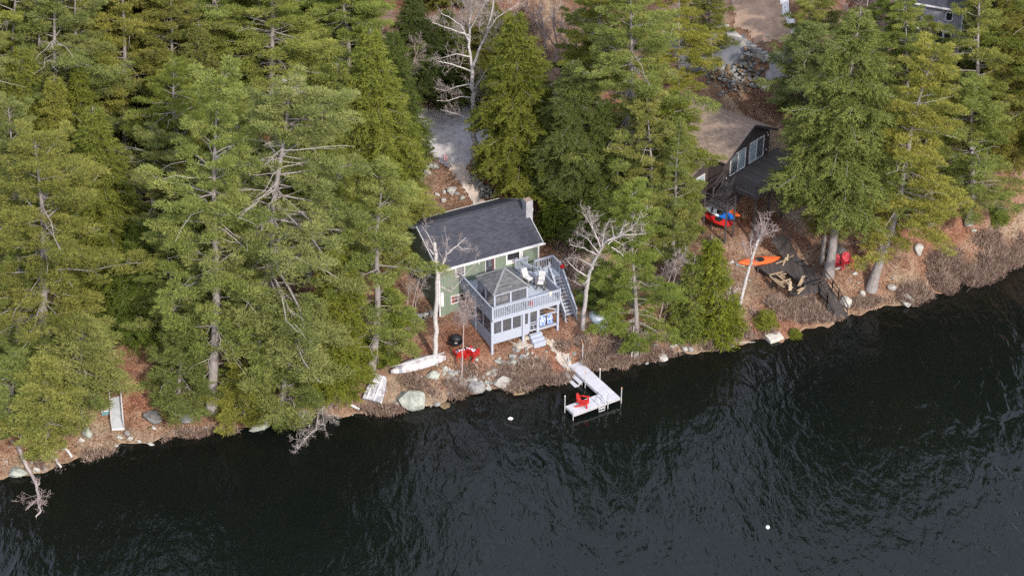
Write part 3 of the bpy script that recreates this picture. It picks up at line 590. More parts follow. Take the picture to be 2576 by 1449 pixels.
for k in range(4): g.box(4.2, 4.62, .37, .384, 5.55+k*.175, 5.575+k*.175)
g.box(4.4, 4.42, .37, .3845, 5.576, 6.09).build('muntins', paint('grey_muntin', (.3,.32,.36)), dg); MB().box(4.66, 4.77, .38, .399, 4.75, 6.18).build('red_weatherstrip', paint('dull_red', (.16,.05,.05)), dr)
MB().box(4.13, 4.17, .33, .40, 5.4, 5.46).build('door_handle', M['metal'], dr)
MB().box(3.45, 3.55, .36, .449, 5.95, 6.1).build('wall_light', M['white'], house)
# ------------------------------------------------------------------ deck with stairs
deck = at_house('wooden_deck', 'raised grey-blue deck with white-lit baluster railing on the lake side of the cottage', 'deck')
MB().box(1.98, 7.48, -4.92, .42, 4.62, 4.70).build('deck_floor', M['deckboards'], deck)
MB().box(1.98, 7.48, -4.955, -4.922, 4.36, 4.70).box(1.945, 1.978, -4.955, .42, 4.36, 4.70).box(7.482, 7.515, -4.955, .42, 4.36, 4.70).build('rim_board', M['greypaint'], deck)
def rail(p, q, z0, z1, mat, parent, gap=.145, name='railing', bw=.045, top=.13):
    m = MB(); p = np.array(p, float); q = np.array(q, float); L = np.linalg.norm(q[:2]-p[:2]); n = max(2, int(L/gap)); up = np.array([0, 0, 1.])
    m.bar(p+up*z1, q+up*z1, top, .045); m.bar(p+up*(z1-.09), q+up*(z1-.09), .045, .08); m.bar(p+up*z0, q+up*z0, .05, .08)
    for i in range(n+1):
        a = p+(q-p)*i/n; m.bar(a+up*(z0-.12), a+up*(z1-.06), bw, bw, (1, 0, 0))
    return m.build(name, mat, parent)
rail((2.02, -4.97, 4.7), (7.46, -4.97, 4.7), -.02, .92, M['greypaint'], deck)
rail((1.93, -4.9, 4.7), (1.93, .38, 4.7), -.02, .92, M['greydark'], deck)
rail((7.45, -4.86, 4.7), (7.45, -2.0, 4.7), .05, .92, M['greydark'], deck)
MB().bar((7.45, -2.0, 5.55), (8.4, -1.75, 5.7), .09, .05).bar((7.45, -1.9, 5.62), (6.5, .3, 5.62), .09, .05).build('hand_rail', M['greypaint'], deck)
for u, v in ((1.96, -4.8), (4.52, -4.8), (7.38, -4.8), (1.96, -2.2), (7.38, -2.2), (5.7, -4.8)):
    w_ = HL(u, v, 0); gz = H1(w_[0], w_[1]); MB().box(u-.08, u+.08, v-.08, v+.08, gz-.2, 4.36).build('post', M['greypaint'], deck)
for u, v, zt in ((1.93, -4.97, 5.75), (7.46, -4.97, 5.75), (7.45, -1.95, 5.9), (8.3, -1.7, 5.9), (9.2, -1.7, 5.75)): MB().box(u-.055, u+.055, v-.055, v+.055, 4.7 if u < 8 else 3.0, zt).build('rail_post', M['greypaint'], deck)
MB().box(7.52, 9.2, -1.9, -.6, 4.55, 4.68).build('landing', M['deckboards'], deck)
rail((9.2, -1.85, 4.7), (9.2, -.6, 4.7), .05, .92, M['greydark'], deck); rail((7.6, -.6, 4.7), (9.15, -.6, 4.7), .05, .92, M['greydark'], deck)
st = MB()
for u in (8.28, 9.18): st.slab([(u-.03, -1.9, 4.62), (u+.03, -1.9, 4.62), (u+.03, -4.45, 1.98), (u-.03, -4.45, 1.98)], .26)
stair = st.build('stair', M['greydark'], deck); ns = 13
for i in range(ns):
    f = (i+.5)/ns; v = -1.9-2.5*f; z = 4.62-2.6*f-.02; MB().box(8.32, 9.14, v-.14, v+.12, z-.045, z).build('tread', M['greypaint'], stair)
rail((9.22, -1.9, 4.6), (9.22, -4.4, 2.05), .12, .98, M['greydark'], stair, .13); rail((8.25, -1.95, 4.55), (8.25, -4.4, 2.05), .12, .98, M['greydark'], stair, .13)
# hip-roofed screen room on the deck
gz = at_house('screened_gazebo', 'hip-roofed screened gazebo standing on the left half of the grey deck', 'gazebo')
ap = (3.85, -3.15, 7.5); c4 = [(2.08, -4.88, 6.62), (4.96, -4.88, 6.62), (4.96, -1.95, 6.62), (2.08, -1.95, 6.62)]
r = MB(); r.add(c4+[ap], [(0,1,4), (1,2,4), (2,3,4), (3,0,4), (3,2,1,0)]); gr = r.build('roof', M['roofgrey'], gz, uvaxis=(1, .001, 0))
hp = MB()
for c in c4: hp.bar(np.array(c)+[0, 0, .01], np.array(ap)+[0, 0, .01], .16, .03)
hp.build('hip_caps', paint('hip_shingle', (.20,.20,.20), .2), gr)
f = MB()
for u, v in ((2.2, -4.76), (3.5, -4.76), (4.84, -4.76), (4.84, -2.1), (2.2, -2.1), (2.2, -3.4), (4.84, -3.4)): f.box(u-.06, u+.06, v-.06, v+.06, 4.7, 6.6)
f.box(2.14, 4.9, -4.83, -4.7, 6.5, 6.615).box(2.13, 2.27, -4.69, -2.0, 6.5, 6.615).box(4.77, 4.905, -4.69, -2.0, 6.5, 6.615).box(2.28, 4.76, -2.16, -2.04, 6.5, 6.615)
f.box(2.261, 3.439, -4.81, -4.71, 5.5, 5.62).box(3.561, 4.779, -4.81, -4.71, 5.5, 5.62).build('frame', M['greypaint'], gz)
s = MB().box(2.26, 3.44, -4.775, -4.765, 5.62, 6.5).box(3.56, 4.78, -4.775, -4.765, 5.62, 6.5).box(2.195, 2.205, -4.7, -2.16, 4.75, 6.5).box(4.835, 4.845, -4.7, -2.16, 4.75, 6.5); s.build('screen', M['screen'], gz)
sof = at_house('patio_sofa', 'pale sofa dimly visible behind the gazebo screens', 'sofa')
MB().box(2.5, 4.1, -3.2, -2.5, 4.72, 5.15).build('seat', M['offwhite'], sof); MB().box(2.5, 4.1, -2.49, -2.3, 4.72, 5.6).build('backrest', M['interior'], sof); MB().box(2.34, 2.49, -3.2, -2.3, 4.72, 5.4).build('armrest', M['interior'], sof); MB().box(4.11, 4.26, -3.2, -2.3, 4.72, 5.4).build('armrest', M['interior'], sof)
# screened porch below the deck
po = at_house('screened_porch', 'screened porch with a beadboard knee wall under the grey deck', 'porch')
MB().box(2.05, 7.3, -4.62, .40, 2.42, 2.52).build('floor', M['interior'], po)
MB().box(2.06, 4.42, -4.79, -4.72, 2.36, 3.22).box(4.62, 4.93, -4.79, -4.72, 2.36, 3.3).build('knee_wall', M['greywains'], po); MB().box(1.93, 1.99, -4.6, -.4, 2.1, 3.2).build('knee_wall', M['greydark'], po)
f = MB()
for u0, u1 in ((2.06, 2.14), (2.74, 2.86), (3.56, 3.68), (4.34, 4.42)): f.box(u0, u1, -4.79, -4.72, 3.221, 4.34)
f.box(4.93, 5.02, -4.79, -4.72, 2.4, 4.34).box(5.78, 5.9, -4.79, -4.72, 2.4, 4.34).box(4.62, 4.68, -4.79, -4.72, 3.301, 4.34).box(2.05, 7.3, -4.795, -4.715, 4.341, 4.36)
for v in (-3.4, -2.0, -.5): f.box(1.935, 1.985, v-.05, v+.05, 3.2, 4.34)
f.box(5.9, 7.3, -4.79, -4.73, 3.58, 3.68).box(5.9, 7.3, -4.80, -4.60, 2.44, 2.58).bar((6.3, -4.7, 4.3), (7.28, -4.7, 3.8), .08, .08).build('frame', M['greypaint'], po)
MB().box(2.14, 4.34, -4.76, -4.75, 3.22, 4.34).box(4.68, 4.93, -4.76, -4.75, 3.3, 4.34).box(1.955, 1.965, -4.6, -.4, 3.2, 4.34).build('screen', M['screen'], po)
d = MB().box(5.03, 5.11, -4.80, -4.75, 2.55, 4.30).box(5.69, 5.77, -4.80, -4.75, 2.55, 4.30).box(5.111, 5.689, -4.80, -4.75, 4.22, 4.30).box(5.111, 5.689, -4.80, -4.75, 2.55, 2.66).box(5.111, 5.689, -4.80, -4.75, 3.05, 3.11).box(5.111, 5.689, -4.80, -4.75, 3.24, 3.30).box(5.38, 5.42, -4.80, -4.75, 2.661, 3.049)
dd = d.build('door', M['greypaint'], po); MB().box(5.11, 5.69, -4.775, -4.77, 2.66, 4.22).build('screen', M['screen'], dd)
cc = at_house('patio_chair', 'pale grey chair half hidden behind the porch screens under the deck', 'chair'); MB().box(2.9, 3.4, -3.6, -3.1, 2.53, 2.95).build('seat', M['greypaint'], cc); MB().box(2.9, 3.4, -3.09, -3.0, 2.53, 3.5).build('backrest', M['greypaint'], cc)
for i, (u, lab) in enumerate(((6.12, 'left blue and white beach towel hanging under the deck beside the porch door'), (6.72, 'right blue and white beach towel hanging under the deck beside the corner post'))):
    t = MB(); rr = random.Random(i); rows = []
    for k in range(7):
        z = 3.66-k*.15; hw = (.10+.075*min(k, 2)+.015*rr.random()); rows.append([(u+x*hw+rr.uniform(-.012, .012), -4.86+.035*math.sin(x*5+k*.5+i), z) for x in (-1, -.6, -.2, .2, .6, 1)])
    rows2 = [[(x, y+.012, z) for x, y, z in rw] for rw in rows]
    t.loft([a+b[::-1] for a, b in zip(rows, rows2)]); o = t.build('beach_towel', M['towel'], None, True); o.location = HO; o.rotation_euler = (0, 0, HA); tag(o, lab, 'towel', 'beach towels drying under the deck')
ps = at_house('porch_steps', 'small pale grey wooden steps below the porch screen door', 'steps')
for k in range(3): MB().box(4.98, 5.95, -5.15-.27*k, -4.86-.27*k, 1.6, 2.38-.19*k).build('step', M['greypaint'], ps)
for nm, lab, px in (('stone_slab', 'long tan stone slab running down from the porch knee wall', [(1272,850),(1311,842),(1330,872),(1300,882)]), ('stone_slab', 'wide tan stone slab in front of the grey porch steps', [(1318,866),(1368,848),(1381,860),(1326,878)]), ('stone_slab', 'square tan footing block beside the porch steps', [(1311,848),(1325,843),(1334,853),(1318,858)])):
    P = gnds([p[0] for p in px], [p[1] for p in px]); zt = P[:, 2].mean()+.12+(.12 if 'square' in lab else 0); c = P.mean(0)
    m = MB(); ring = []
    for i in range(4):
        a, b = P[i], P[(i+1) % 4]
        for s in (0, .33, .66): ring.append(a+(b-a)*s+np.array([random.uniform(-.04, .04), random.uniform(-.04, .04), 0]))
    top = [(*(p[:2]-c[:2]), zt-c[2]) for p in ring]; bot = [(*(p[:2]-c[:2])*1.03, -.35) for p in ring]; m.loft([bot, top]); o = m.build(nm, M['slab']); o.location = c; tag(o, lab, 'slab')
# ------------------------------------------------------------------ adirondack chairs and other furniture
def chair_parts(root, mat, rock=False):
    W = .62
    m = MB()
    for k in range(6):
        y = -.28+k*.10; z = .40-.022*k*1.3; m.box(-W/2+.05, W/2-.05, y, y+.085, z-.025, z)
    m.build('seat', mat, root); b = MB()
    for k in range(7):
        x = -.27+k*.09; h = .78-.012*(k-3)**2*1.6; a = np.array([x*.85, .22, .26]); t = np.array([x*1.08, .22+h*.42, .26+h*.92]); b.bar(a, t, .078, .022, (0, 1, 0))
    b.bar((-.27, .30, .36), (.27, .30, .36), .03, .06).bar((-.31, .50, .78), (.31, .50, .78), .03, .07); b.build('backrest', mat, root)
    for s in (-1, 1):
        MB().add([(s*.27, -.36, .585), (s*.42, -.38, .585), (s*.42, .05, .585), (s*.36, .48, .585), (s*.29, .48, .585), (s*.27, -.36, .61), (s*.42, -.38, .61), (s*.42, .05, .61), (s*.36, .48, .61), (s*.29, .48, .61)],
                 [(4,3,2,1,0), (5,6,7,8,9)]+[(i, (i+1) % 5, 5+(i+1) % 5, 5+i) for i in range(5)]).build('armrest', mat, root)
        MB().box(s*.33-.022, s*.33+.022, -.34, -.22, 0, .585).build('leg', mat, root)
        MB().bar((s*.30, -.32, .37), (s*.30, .62, .02), .035, .12).build('leg', mat, root)
    if rock:
        for s in (-1, 1): MB().tube([(s*.30, -.45, .05), (s*.30, -.1, .0), (s*.30, .35, .0), (s*.30, .72, .07)], .03, 6).build('rocker', mat, root)
    return root
ach = chair_parts(thing('adirondack_chair', 'bright red adirondack chair alone on the short arm of the dock', 'chair', (0, 0, 0)), M['red'])
DKO = np.array([7.76, 115.66, 0]); DA = math.radians(211.0); DU = np.array([math.cos(DA), math.sin(DA), 0]); DV = np.array([math.cos(DA-PI/2), math.sin(DA-PI/2), 0])
def DL(x, y, z): return DKO+DU*x+DV*y+np.array([0, 0, z])
ach.location = DL(2.75, .55, .50); ach.rotation_euler = (0, 0, math.radians(78)); ach.scale = (.98,)*3
G_ADI = 'red adirondack chairs by the water'; ach['group'] = G_ADI
def face(px, py): p = gnd(px, py); return p
p = face(1156, 900); dup(ach, p+[0, 0, .02], math.radians(200), 'red adirondack chair with a striped cushion at the left end of the yard trio', 1.0)
p2 = face(1190, 897); dup(ach, p2+[0, 0, .02], math.radians(150), 'red adirondack chair with a striped cushion turned away right of the small red table', 1.0)
red2 = chair_parts(thing('adirondack_chair', 'faded red adirondack chair nearer the big trunk, before the grey boulder', 'chair', (0, 0, 0), 0, G_ADI), M['redpink'])
pa = face(2104, 676); red2.location = pa+[0, 0, .02]; red2.rotation_euler = (0, 0, math.radians(8)); red2.scale = (1.05,)*3
dup(red2, face(2130, 671)+[0, 0, .02], math.radians(8), 'faded red adirondack chair farther from the big trunk, before the grey boulder')
tb = thing('side_table', 'small round red table between the two red yard chairs', 'table', face(1174, 900)); MB().tube([(0, 0, .42), (0, 0, .46)], .36, 18).build('tabletop', M['red'], tb)
for a in range(4): MB().bar((.26*math.cos(a*PI/2+.6), .26*math.sin(a*PI/2+.6), 0), (.2*math.cos(a*PI/2+.6), .2*math.sin(a*PI/2+.6), .42), .05, .05).build('leg', M['red'], tb)
def cushion(name, lab, loc, rz, mat, sc=1.0):
    m = MB(); m.bar((0, -.26, .46), (0, .24, .41), .46, .09); m.bar((0, .27, .48), (0, .52, 1.03), .46, .09, (0, 1, 0)); o = m.build(name, mat); o.location = tuple(loc); o.rotation_euler = (0, 0, rz); o.scale = (sc,)*3; return tag(o, lab, 'cushion')
cushion('seat_cushion', 'striped cushion on the left red yard chair', p+[0, 0, .02], math.radians(200), M['stripe']); cushion('seat_cushion', 'striped cushion on the right red yard chair', p2+[0, 0, .02], math.radians(150), M['stripe'])
rk = chair_parts(thing('rocking_chair', 'dark rocking chair with white floral cushion in the middle of the deck', 'chair', HL(6.4, -2.0, 4.73), HA+math.radians(14), 'rocking chairs on the deck'), paint('grey_brown_wood', (.13,.115,.11), .2), True)
dup(rk, HL(7.0, -2.9, 4.73), HA+math.radians(-38), 'dark rocking chair with white floral cushion turned beside the deck side railing')
cushion('chair_cushion', 'white floral cushion on the middle deck rocking chair', HL(6.4, -2.0, 4.75), HA+math.radians(14), M['floral'], 1.05); cushion('chair_cushion', 'white floral cushion on the rocking chair beside the deck railing', HL(7.0, -2.9, 4.75), HA+math.radians(-38), M['floral'], 1.05)
bn = at_house('bench', 'grey slat-backed bench against the cottage wall below the picture window', 'bench'); b = MB()
for k in range(10): b.box(6.32+k*.115, 6.37+k*.115, -.02, .02, 4.95, 5.62)
b.box(6.28, 7.46, -.03, .03, 5.62, 5.72).box(6.28, 7.46, -.03, .03, 4.88, 4.95).build('backrest', M['greypaint'], bn); MB().box(6.28, 7.46, -.5, -.04, 5.04, 5.10).build('seat', M['greydark'], bn)
for u in (6.33, 7.41): MB().box(u-.04, u+.04, -.48, -.42, 4.7, 5.04).build('leg', M['greydark'], bn)
for (u, v, z, lab) in ((5.28, -4.55, 4.7, 'small red lantern on the deck floor by the front railing'), (9.2, -2.1, 5.35, 'small red flower ball on the stair handrail')):
    o = thing('lantern' if 'lantern' in lab else 'flower_ball', lab, 'lantern' if 'lantern' in lab else 'ornament', HL(u, v, z), HA); m = MB()
    for s in range(8): m.tube([(.05*math.cos(s*.785), .05*math.sin(s*.785), 0), (.14*math.cos(s*.785), .14*math.sin(s*.785), .1), (.12*math.cos(s*.785), .12*math.sin(s*.785), .22)], .05, 5)
    m.tube([(0, 0, 0), (0, 0, .3)], .07, 8); m.build('body', M['red'], o)
fl = thing('flower_pot', 'small pot of yellow and white flowers hanging on the deck rail', 'flowers', HL(6.6, -5.05, 5.45), HA); m = MB()
for k in range(9): a = random.uniform(0, 6.3); m.tube([(0, 0, 0), (.12*math.cos(a), .1*math.sin(a), .15+random.random()*.12)], [.02, .05], 5)
m.build('flower', paint('pale_yellow_flower', (.75,.68,.45)), fl); MB().tube([(0, 0, -.12), (0, 0, .02)], [.06, .09], 8).build('pot', M['white'], fl)
# fire pit
fp = thing('fire_pit', 'black round iron fire pit on the bare earth left of the deck', 'fire pit', face(1147, 868)); fp.scale = (.82,)*3; m = MB(); N_ = 20
prof = [(.30, .05), (.52, .22), (.60, .40), (.66, .42), (.55, .40), (.46, .24), (.0, .14)]
m.loft([[(r_*math.cos(a*2*PI/N_), r_*math.sin(a*2*PI/N_), z_) for a in range(N_)] for r_, z_ in prof], cap=False); m.build('bowl', M['black'], fp, True)
m = MB(); m.loft([[(r_*math.cos(a*2*PI/N_), r_*math.sin(a*2*PI/N_)+.42-z_*.25, z_) for a in range(N_)] for r_, z_ in [(.56, .45), (.54, .62), (.42, .78), (.1, .86)]], cap=True); lid = m.build('lid', M['black'], fp, True); lid.location = (0, .12, -.05)
MB().box(-.12, .14, -.1, .1, .22, .33).build('ash_log', paint('ash', (.4,.38,.37), .3), fp)
for a in range(3): MB().bar((.45*math.cos(a*2.09), .45*math.sin(a*2.09), 0), (.4*math.cos(a*2.09), .4*math.sin(a*2.09), .2), .05, .05).build('leg', M['black'], fp)
# ------------------------------------------------------------------ dock
dk = thing('dock', 'pale grey L-shaped dock on steel pipe legs', 'dock', DKO, DA-PI/2)
MB().box(0, 1.02, 0, 5.3, .40, .50).swap().build('long_section', M['dock'], dk); MB().box(1.025, 3.9, 0, 1.16, .40, .50).swap().build('short_section', M['dock2'], dk)
MB().box(-.04, -.005, 0, 5.3, .33, .49).box(1.03, 1.06, 1.2, 5.3, .30, .398).box(0, 3.9, -.04, -.005, .33, .49).box(3.905, 3.94, 0, 1.16, .33, .49).swap().build('edge_frame', M['metal'], dk)
for x, y, zt, cap in ((-.08, -.05, 1.35, 1), (-.07, 2.75, 1.3, 0), (1.10, 2.9, 1.35, 1), (-.1, 5.15, 2.1, 1), (1.1, 5.2, 1.55, 0), (1.1, -.09, 1.5, 0), (3.97, .02, 1.0, 0), (3.98, 1.12, 1.4, 0)):
    b_ = DL(x, y, 0); pl = MB().tube([(x, y, max(-3, H1(b_[0], b_[1])-.2)), (x, y, zt)], .034, 8).swap().build('pipe_leg', M['metal'], dk)
    MB().tube([(x, y, zt+.001), (x, y, zt+.07)], .045, 8).swap().build('cap', M['copper'] if cap else M['white'], pl)
ld = thing('dock_ladder', 'aluminium swim ladder on the outer edge of the dock', 'ladder', DKO, DA-PI/2); al = paint('bright_aluminium', (.72,.72,.74), .05, 5, .3, .5, .4)
for x in (1.35, 1.85): MB().tube([(x, -.08, -.7), (x, -.08, .9), (x, -.02, 1.05), (x, .2, 1.1), (x, .42, 1.0), (x, .48, .5)], .028, 8).swap().build('side_rail', al, ld, True)
for k in range(4): MB().box(1.38, 1.82, -.14, -.02, -.5+k*.24, -.46+k*.24).swap().build('rung', al, ld)
ds = thing('dock_steps', 'pale steps leading from the dock down into the water, lowest ones submerged', 'steps', DKO, DA-PI/2)
for k in range(4):
    tr = MB().box(1.1+.0+.36*k, 1.42+.36*k, 3.25, 4.35, .25-.20*k, .30-.20*k).swap().build('tread', M['dock2'], ds)
for y in (3.3, 4.3): MB().bar((1.12, y, .22), (2.5, y, -.5), .05, .1).swap().build('stringer', M['metal'], ds); MB().box(1.38, 1.43, y-.03, y+.03, -1.2, .24).swap().build('leg', M['metal'], ds); MB().box(1.1, 1.15, y-.03, y+.03, -1.2, .24).swap().build('leg', M['metal'], ds)
for px, py, lab, r_ in ((1284, 1054, 'white mooring float drifting left of the dock', .13), (1931, 1327, 'pale round buoy alone on the open dark water', .13)):
    b_ = at(px, py, 0.03); bm = bmesh.new(); bmesh.ops.create_uvsphere(bm, u_segments=14, v_segments=10, radius=r_)
    if 'float' in lab: bmesh.ops.scale(bm, vec=(1.5, .8, .8), verts=bm.verts)
    me = bpy.data.meshes.new('buoy'); bm.to_mesh(me); me.shade_smooth(); me.materials.append(M['floatw']); o = bpy.data.objects.new('buoy', me); COL.objects.link(o); o.location = tuple(b_+[0, 0, .05]); tag(o, lab, 'buoy')
    MB().tube([(0, 0, r_*.72), (0, 0, r_*1.15)], .03, 8).build('ring', M['metal'], o)
# ------------------------------------------------------------------ boats
def kayak(name, label, a, b, width, mat, invert=False, roll=0, deckmat=None, blunt=False, cat='kayak'):
    a = np.array(a); b = np.array(b); L = np.linalg.norm(b-a); d = (b-a)/L; c = (a+b)/2
    root = thing(name, label, cat, c); rz = math.atan2(d[1], d[0]); pit = -math.asin(d[2]); root.rotation_mode = 'XYZ'
    root.rotation_euler = (roll+(PI if invert else 0), pit if not invert else -pit, rz) if not invert else (PI+roll, pit, rz)
    st_ = []; n = 15
    for i in range(n):
        s = -1+2*i/(n-1); hw = width/2*max(.02, (1-abs(s)**2.4))**.8; rise = .10*abs(s)**3; dep = .30*(1-.6*abs(s)**3)
        if blunt and s > 0: hw = width/2*max(.5, 1-.25*s); rise = .12*s
        ring = []
        for k in range(12):
            t = 2*PI*k/12; y = hw*math.cos(t); z = (math.sin(t)*(.10*(1-s*s)+.02) if math.sin(t) > 0 else math.sin(t)*dep)+rise; ring.append((s*L/2, y, z))
        st_.append(ring)
    MB().loft(st_).build('hull', mat, root, True)
    if not invert:
        ck = [(.42*math.cos(t)*L*.28, width*.30*math.sin(t), .135) for t in np.arange(12)*2*PI/12]; ck2 = [(x, y, .10) for x, y, z in ck]
        MB().loft([ck2, ck]).build('cockpit', M['black'], root)
    if deckmat:
        for s in (-.62, .55):
            MB().loft([[(s*L/2+q*L*.16, width*.30*(1-.3*abs(q))*math.cos(t), .125-.02*abs(q)+.012*math.sin(t)) for t in np.arange(10)*2*PI/10] for q in (-1, -.3, .4, 1)]).build('deck_panel', deckmat, root)
    return root
k1 = kayak('kayak', 'red kayak lying lowest on the ground under the dark stair landing', at(1771,538,4.8), at(1846,567,4.6), .85, M['red'], roll=.5)
k2 = kayak('kayak', 'white and blue kayak resting above the red one under the landing', at(1775,522,5.3), at(1850,551,5.0), .74, stripes('white_and_blue_kayak', [(.012,.12,.46), (.72,.75,.78)], 'X', 12.0, .4), roll=.6)
k4 = kayak('kayak', 'orange kayak bow poking out behind the blue one under the landing', at(1795,512,5.2), at(1862,545,4.9), .62, M['orange'], roll=.4)
pp = [gnd(1855, 668), gnd(1962, 656)]
k3 = kayak('kayak', 'long orange kayak pulled up beside the burnt-looking platform', pp[0]+[0, 0, .22], pp[1]+[0, 0, .25], .82, M['orange'], roll=.25)
# white canoe upside down on the boulder
a, b = gnd(988, 947), gnd(1117, 912)
cn = thing('canoe', 'stained white canoe lying upside down beside the tall white birch', 'canoe', (a+b)/2+[0, 0, .42]); d = b-a; L = np.linalg.norm(d)+.3
cn.rotation_euler = (0, -math.asin(d[2]/L), math.atan2(d[1], d[0])); rings = []; n = 17
for i in range(n):
    s = -1+2*i/(n-1); hw = .60*max(.03, 1-abs(s)**2.2)**.75; hh = .46*(1-.35*abs(s)**3); rings.append([(s*L/2, hw*math.cos(t), hh*math.sin(t)**.75-.12*abs(s)**3) for t in np.linspace(0, PI, 9)])
rr = [[(x, y*.94, z-.03) for x, y, z in rg] for rg in rings]
hull = MB().loft([o_+i_[::-1] for o_, i_ in zip(rings, rr)]).build('hull', splotch('stained_white_hull', (.34,.29,.275), (.58,.57,.58), 2.6, .36, .56, .5), cn, True)
MB().bar((-L/2+.1, 0, .46), (L/2-.1, 0, .46), .03, .03).build('keel_strip', M['white'], cn); MB().loft([[(x, y*1.03, z*1.03) for x, y, z in rg] for rg in rings[2:4]], close=False).build('grey_patch', paint('grey_tape', (.22,.23,.25)), cn)
# upturned rowboat
a, b = gnd(936, 1020), gnd(958, 955)
rb = thing('rowboat', 'grey-white wooden rowboat turned upside down at the waterline', 'rowboat', (a+b)/2+[0, 0, .35]); d = b-a; L = np.linalg.norm(d); rb.rotation_euler = (0, -math.asin(d[2]/L)*.9, math.atan2(d[1], d[0])); rings = []
for i in range(9):
    s = i/8; hw = .74*(1-.40*s**2.2); rk_ = .16*s**2; rings.append([(-L/2+s*L, -hw, -.1), (-L/2+s*L, -hw*.86, .30-rk_), (-L/2+s*L, -hw*.3, .32-rk_), (-L/2+s*L, hw*.3, .32-rk_), (-L/2+s*L, hw*.86, .30-rk_), (-L/2+s*L, hw, -.1)])
MB().loft(rings).build('hull', splotch('peeling_white_boat_paint', (.26,.25,.26), (.50,.49,.50), 3.2, .4, .6, .7), rb)
for y in (-.28, .28): MB().loft([[(r_[2][0], y-.03, r_[2][2]+.005), (r_[2][0], y+.03, r_[2][2]+.005), (r_[2][0], y+.03, r_[2][2]+.05), (r_[2][0], y-.03, r_[2][2]+.05)] for r_ in rings]).build('bottom_runner', M['offwhite'], rb)
MB().box(L/2-.62, L/2-.55, -.42, .42, .20, .25).build('cross_batten', M['offwhite'], rb)
# stack by the stairs: tarp-wrapped boat, blue tub, yellow box
t1 = thing('covered_boat', 'pale tarp-covered boat lying beside the curved birch', 'boat', gnd(1507, 810)); m = MB()
m.loft([[(x, .5*wd*math.cos(t), .12+.45*wd*max(0, math.sin(t))**.8+.02*math.sin(7*t)) for t in np.linspace(0, PI, 9)]+[(x, -.45*wd, 0), (x, .45*wd, 0)] for x, wd in ((-1.3, .15), (-1.0, .7), (-.4, 1.0), (.4, 1.05), (1.0, .8), (1.3, .3))]); m.build('tarp', M['tarp'], t1, True); t1.rotation_euler = (0, 0, math.radians(-62))
def tub(name, lab, px, py, mat, sx, sy, h, rz):
    o = thing(name, lab, 'tub', gnd(px, py), rz); MB().loft([[(sx*.45*s_*q, sy*.45*t_*q, z) for s_, t_ in ((-1,-1),(1,-1),(1,1),(-1,1))] for q, z in ((.85, 0), (1, h*.95), (1.06, h*.96), (1.06, h), (.94, h), (.8, .1))], cap=True).build('body', mat, o); MB().bar((-sx*.2, -sy*.5, h*.8), (sx*.2, -sy*.5, h*.8), .04, .05).build('handle', M['black'], o)
tub('storage_tub', 'dark blue tub between the pale tarp and the yellow box', 1524, 802, M['navy'], .75, .9, .45, .3); tub('storage_tub', 'yellow box half under pine boughs beside the dark blue tub', 1537, 800, M['yellow'], .6, .8, .5, .3)
# ------------------------------------------------------------------ dark brown house
BO = np.array([17.02, 135.71, 0]); BA = math.radians(48.5); BU = np.array([math.cos(BA), math.sin(BA), 0]); BV = np.array([-math.sin(BA), math.cos(BA), 0])
def BL(u, v, z): return BO+BU*u+BV*v+np.array([0, 0, z])
def at_brown(name, label, cat, group=None): return thing(name, label, cat, BO, BA, group)
bh = at_brown('brown_house', 'dark brown house with a tan shingle roof and two white-framed sliding doors', 'house')
def prism(pts, v0, v1):
    n = len(pts); return MB().add([(u, v0, z) for u, z in pts]+[(u, v1, z) for u, z in pts], [tuple(range(n)), tuple(reversed(range(n, 2*n)))]+[(i, n+i, n+(i+1) % n, (i+1) % n) for i in range(n)])
prism([(-.8, 4.0), (5.3, 4.0), (5.3, 9.25), (2.5, 10.68), (-.8, 8.86)], 0, .16).build('gable_wall', M['brown'], bh)
prism([(-5.6, 4.0), (-.8, 4.0), (-.8, 8.8), (-5.6, 7.4)], 1.45, 1.6).build('wing_wall', M['brown'], bh)
MB().box(-.8, -.65, .16, 1.45, 4, 8.8).build('alcove_wall', M['brownside'], bh); MB().box(5.15, 5.3, .16, 8.6, 4, 9.2).build('end_wall', M['brownside'], bh); MB().box(-5.6, -5.45, 1.6, 8.6, 4, 7.4).build('end_wall', M['brownside'], bh)
prism([(-5.45, 5.0), (5.15, 5.0), (5.15, 9.2), (2.5, 10.6), (-5.45, 7.35)], 8.6, 8.75).build('rear_wall', M['brown'], bh)
r = MB(); r.slab([(-1.0, -.42, 8.88), (2.5, -.42, 10.83), (2.5, 9.1, 10.83), (-1.0, 9.1, 8.88)][::-1], .14); r.slab([(2.5, -.42, 10.83), (5.75, -.42, 9.17), (5.75, 9.1, 9.17), (2.5, 9.1, 10.83)][::-1], .14)
r.slab([(-6.0, 1.02, 7.28), (-1.0, 1.02, 8.87), (-1.0, 9.1, 8.87), (-6.0, 9.1, 7.28)][::-1], .14)
r.slab([(-2.6, 5.2, 8.62), (.6, 5.2, 9.95), (.6, 7.4, 9.95), (-2.6, 7.4, 8.62)][::-1], .05)
br = r.build('roof', M['rooftan'], bh, uvaxis=(0, 1, 0)); MB().box(2.4, 2.6, -.42, 9.1, 10.82, 10.86).build('ridge_cap', M['rooftan'], br, uvaxis=(0, 1, 0))
f = MB(); f.slab([(-1.0, -.46, 8.86), (2.5, -.46, 10.81), (2.5, -.422, 10.81), (-1.0, -.422, 8.86)][::-1], .2); f.slab([(2.5, -.46, 10.81), (5.75, -.46, 9.15), (5.75, -.422, 9.15), (2.5, -.422, 10.81)][::-1], .2)
f.slab([(-6.0, .98, 7.26), (-1.0, .98, 8.85), (-1.0, 1.018, 8.85), (-6.0, 1.018, 7.26)][::-1], .2); f.build('fascia', M['brownrail'], br)
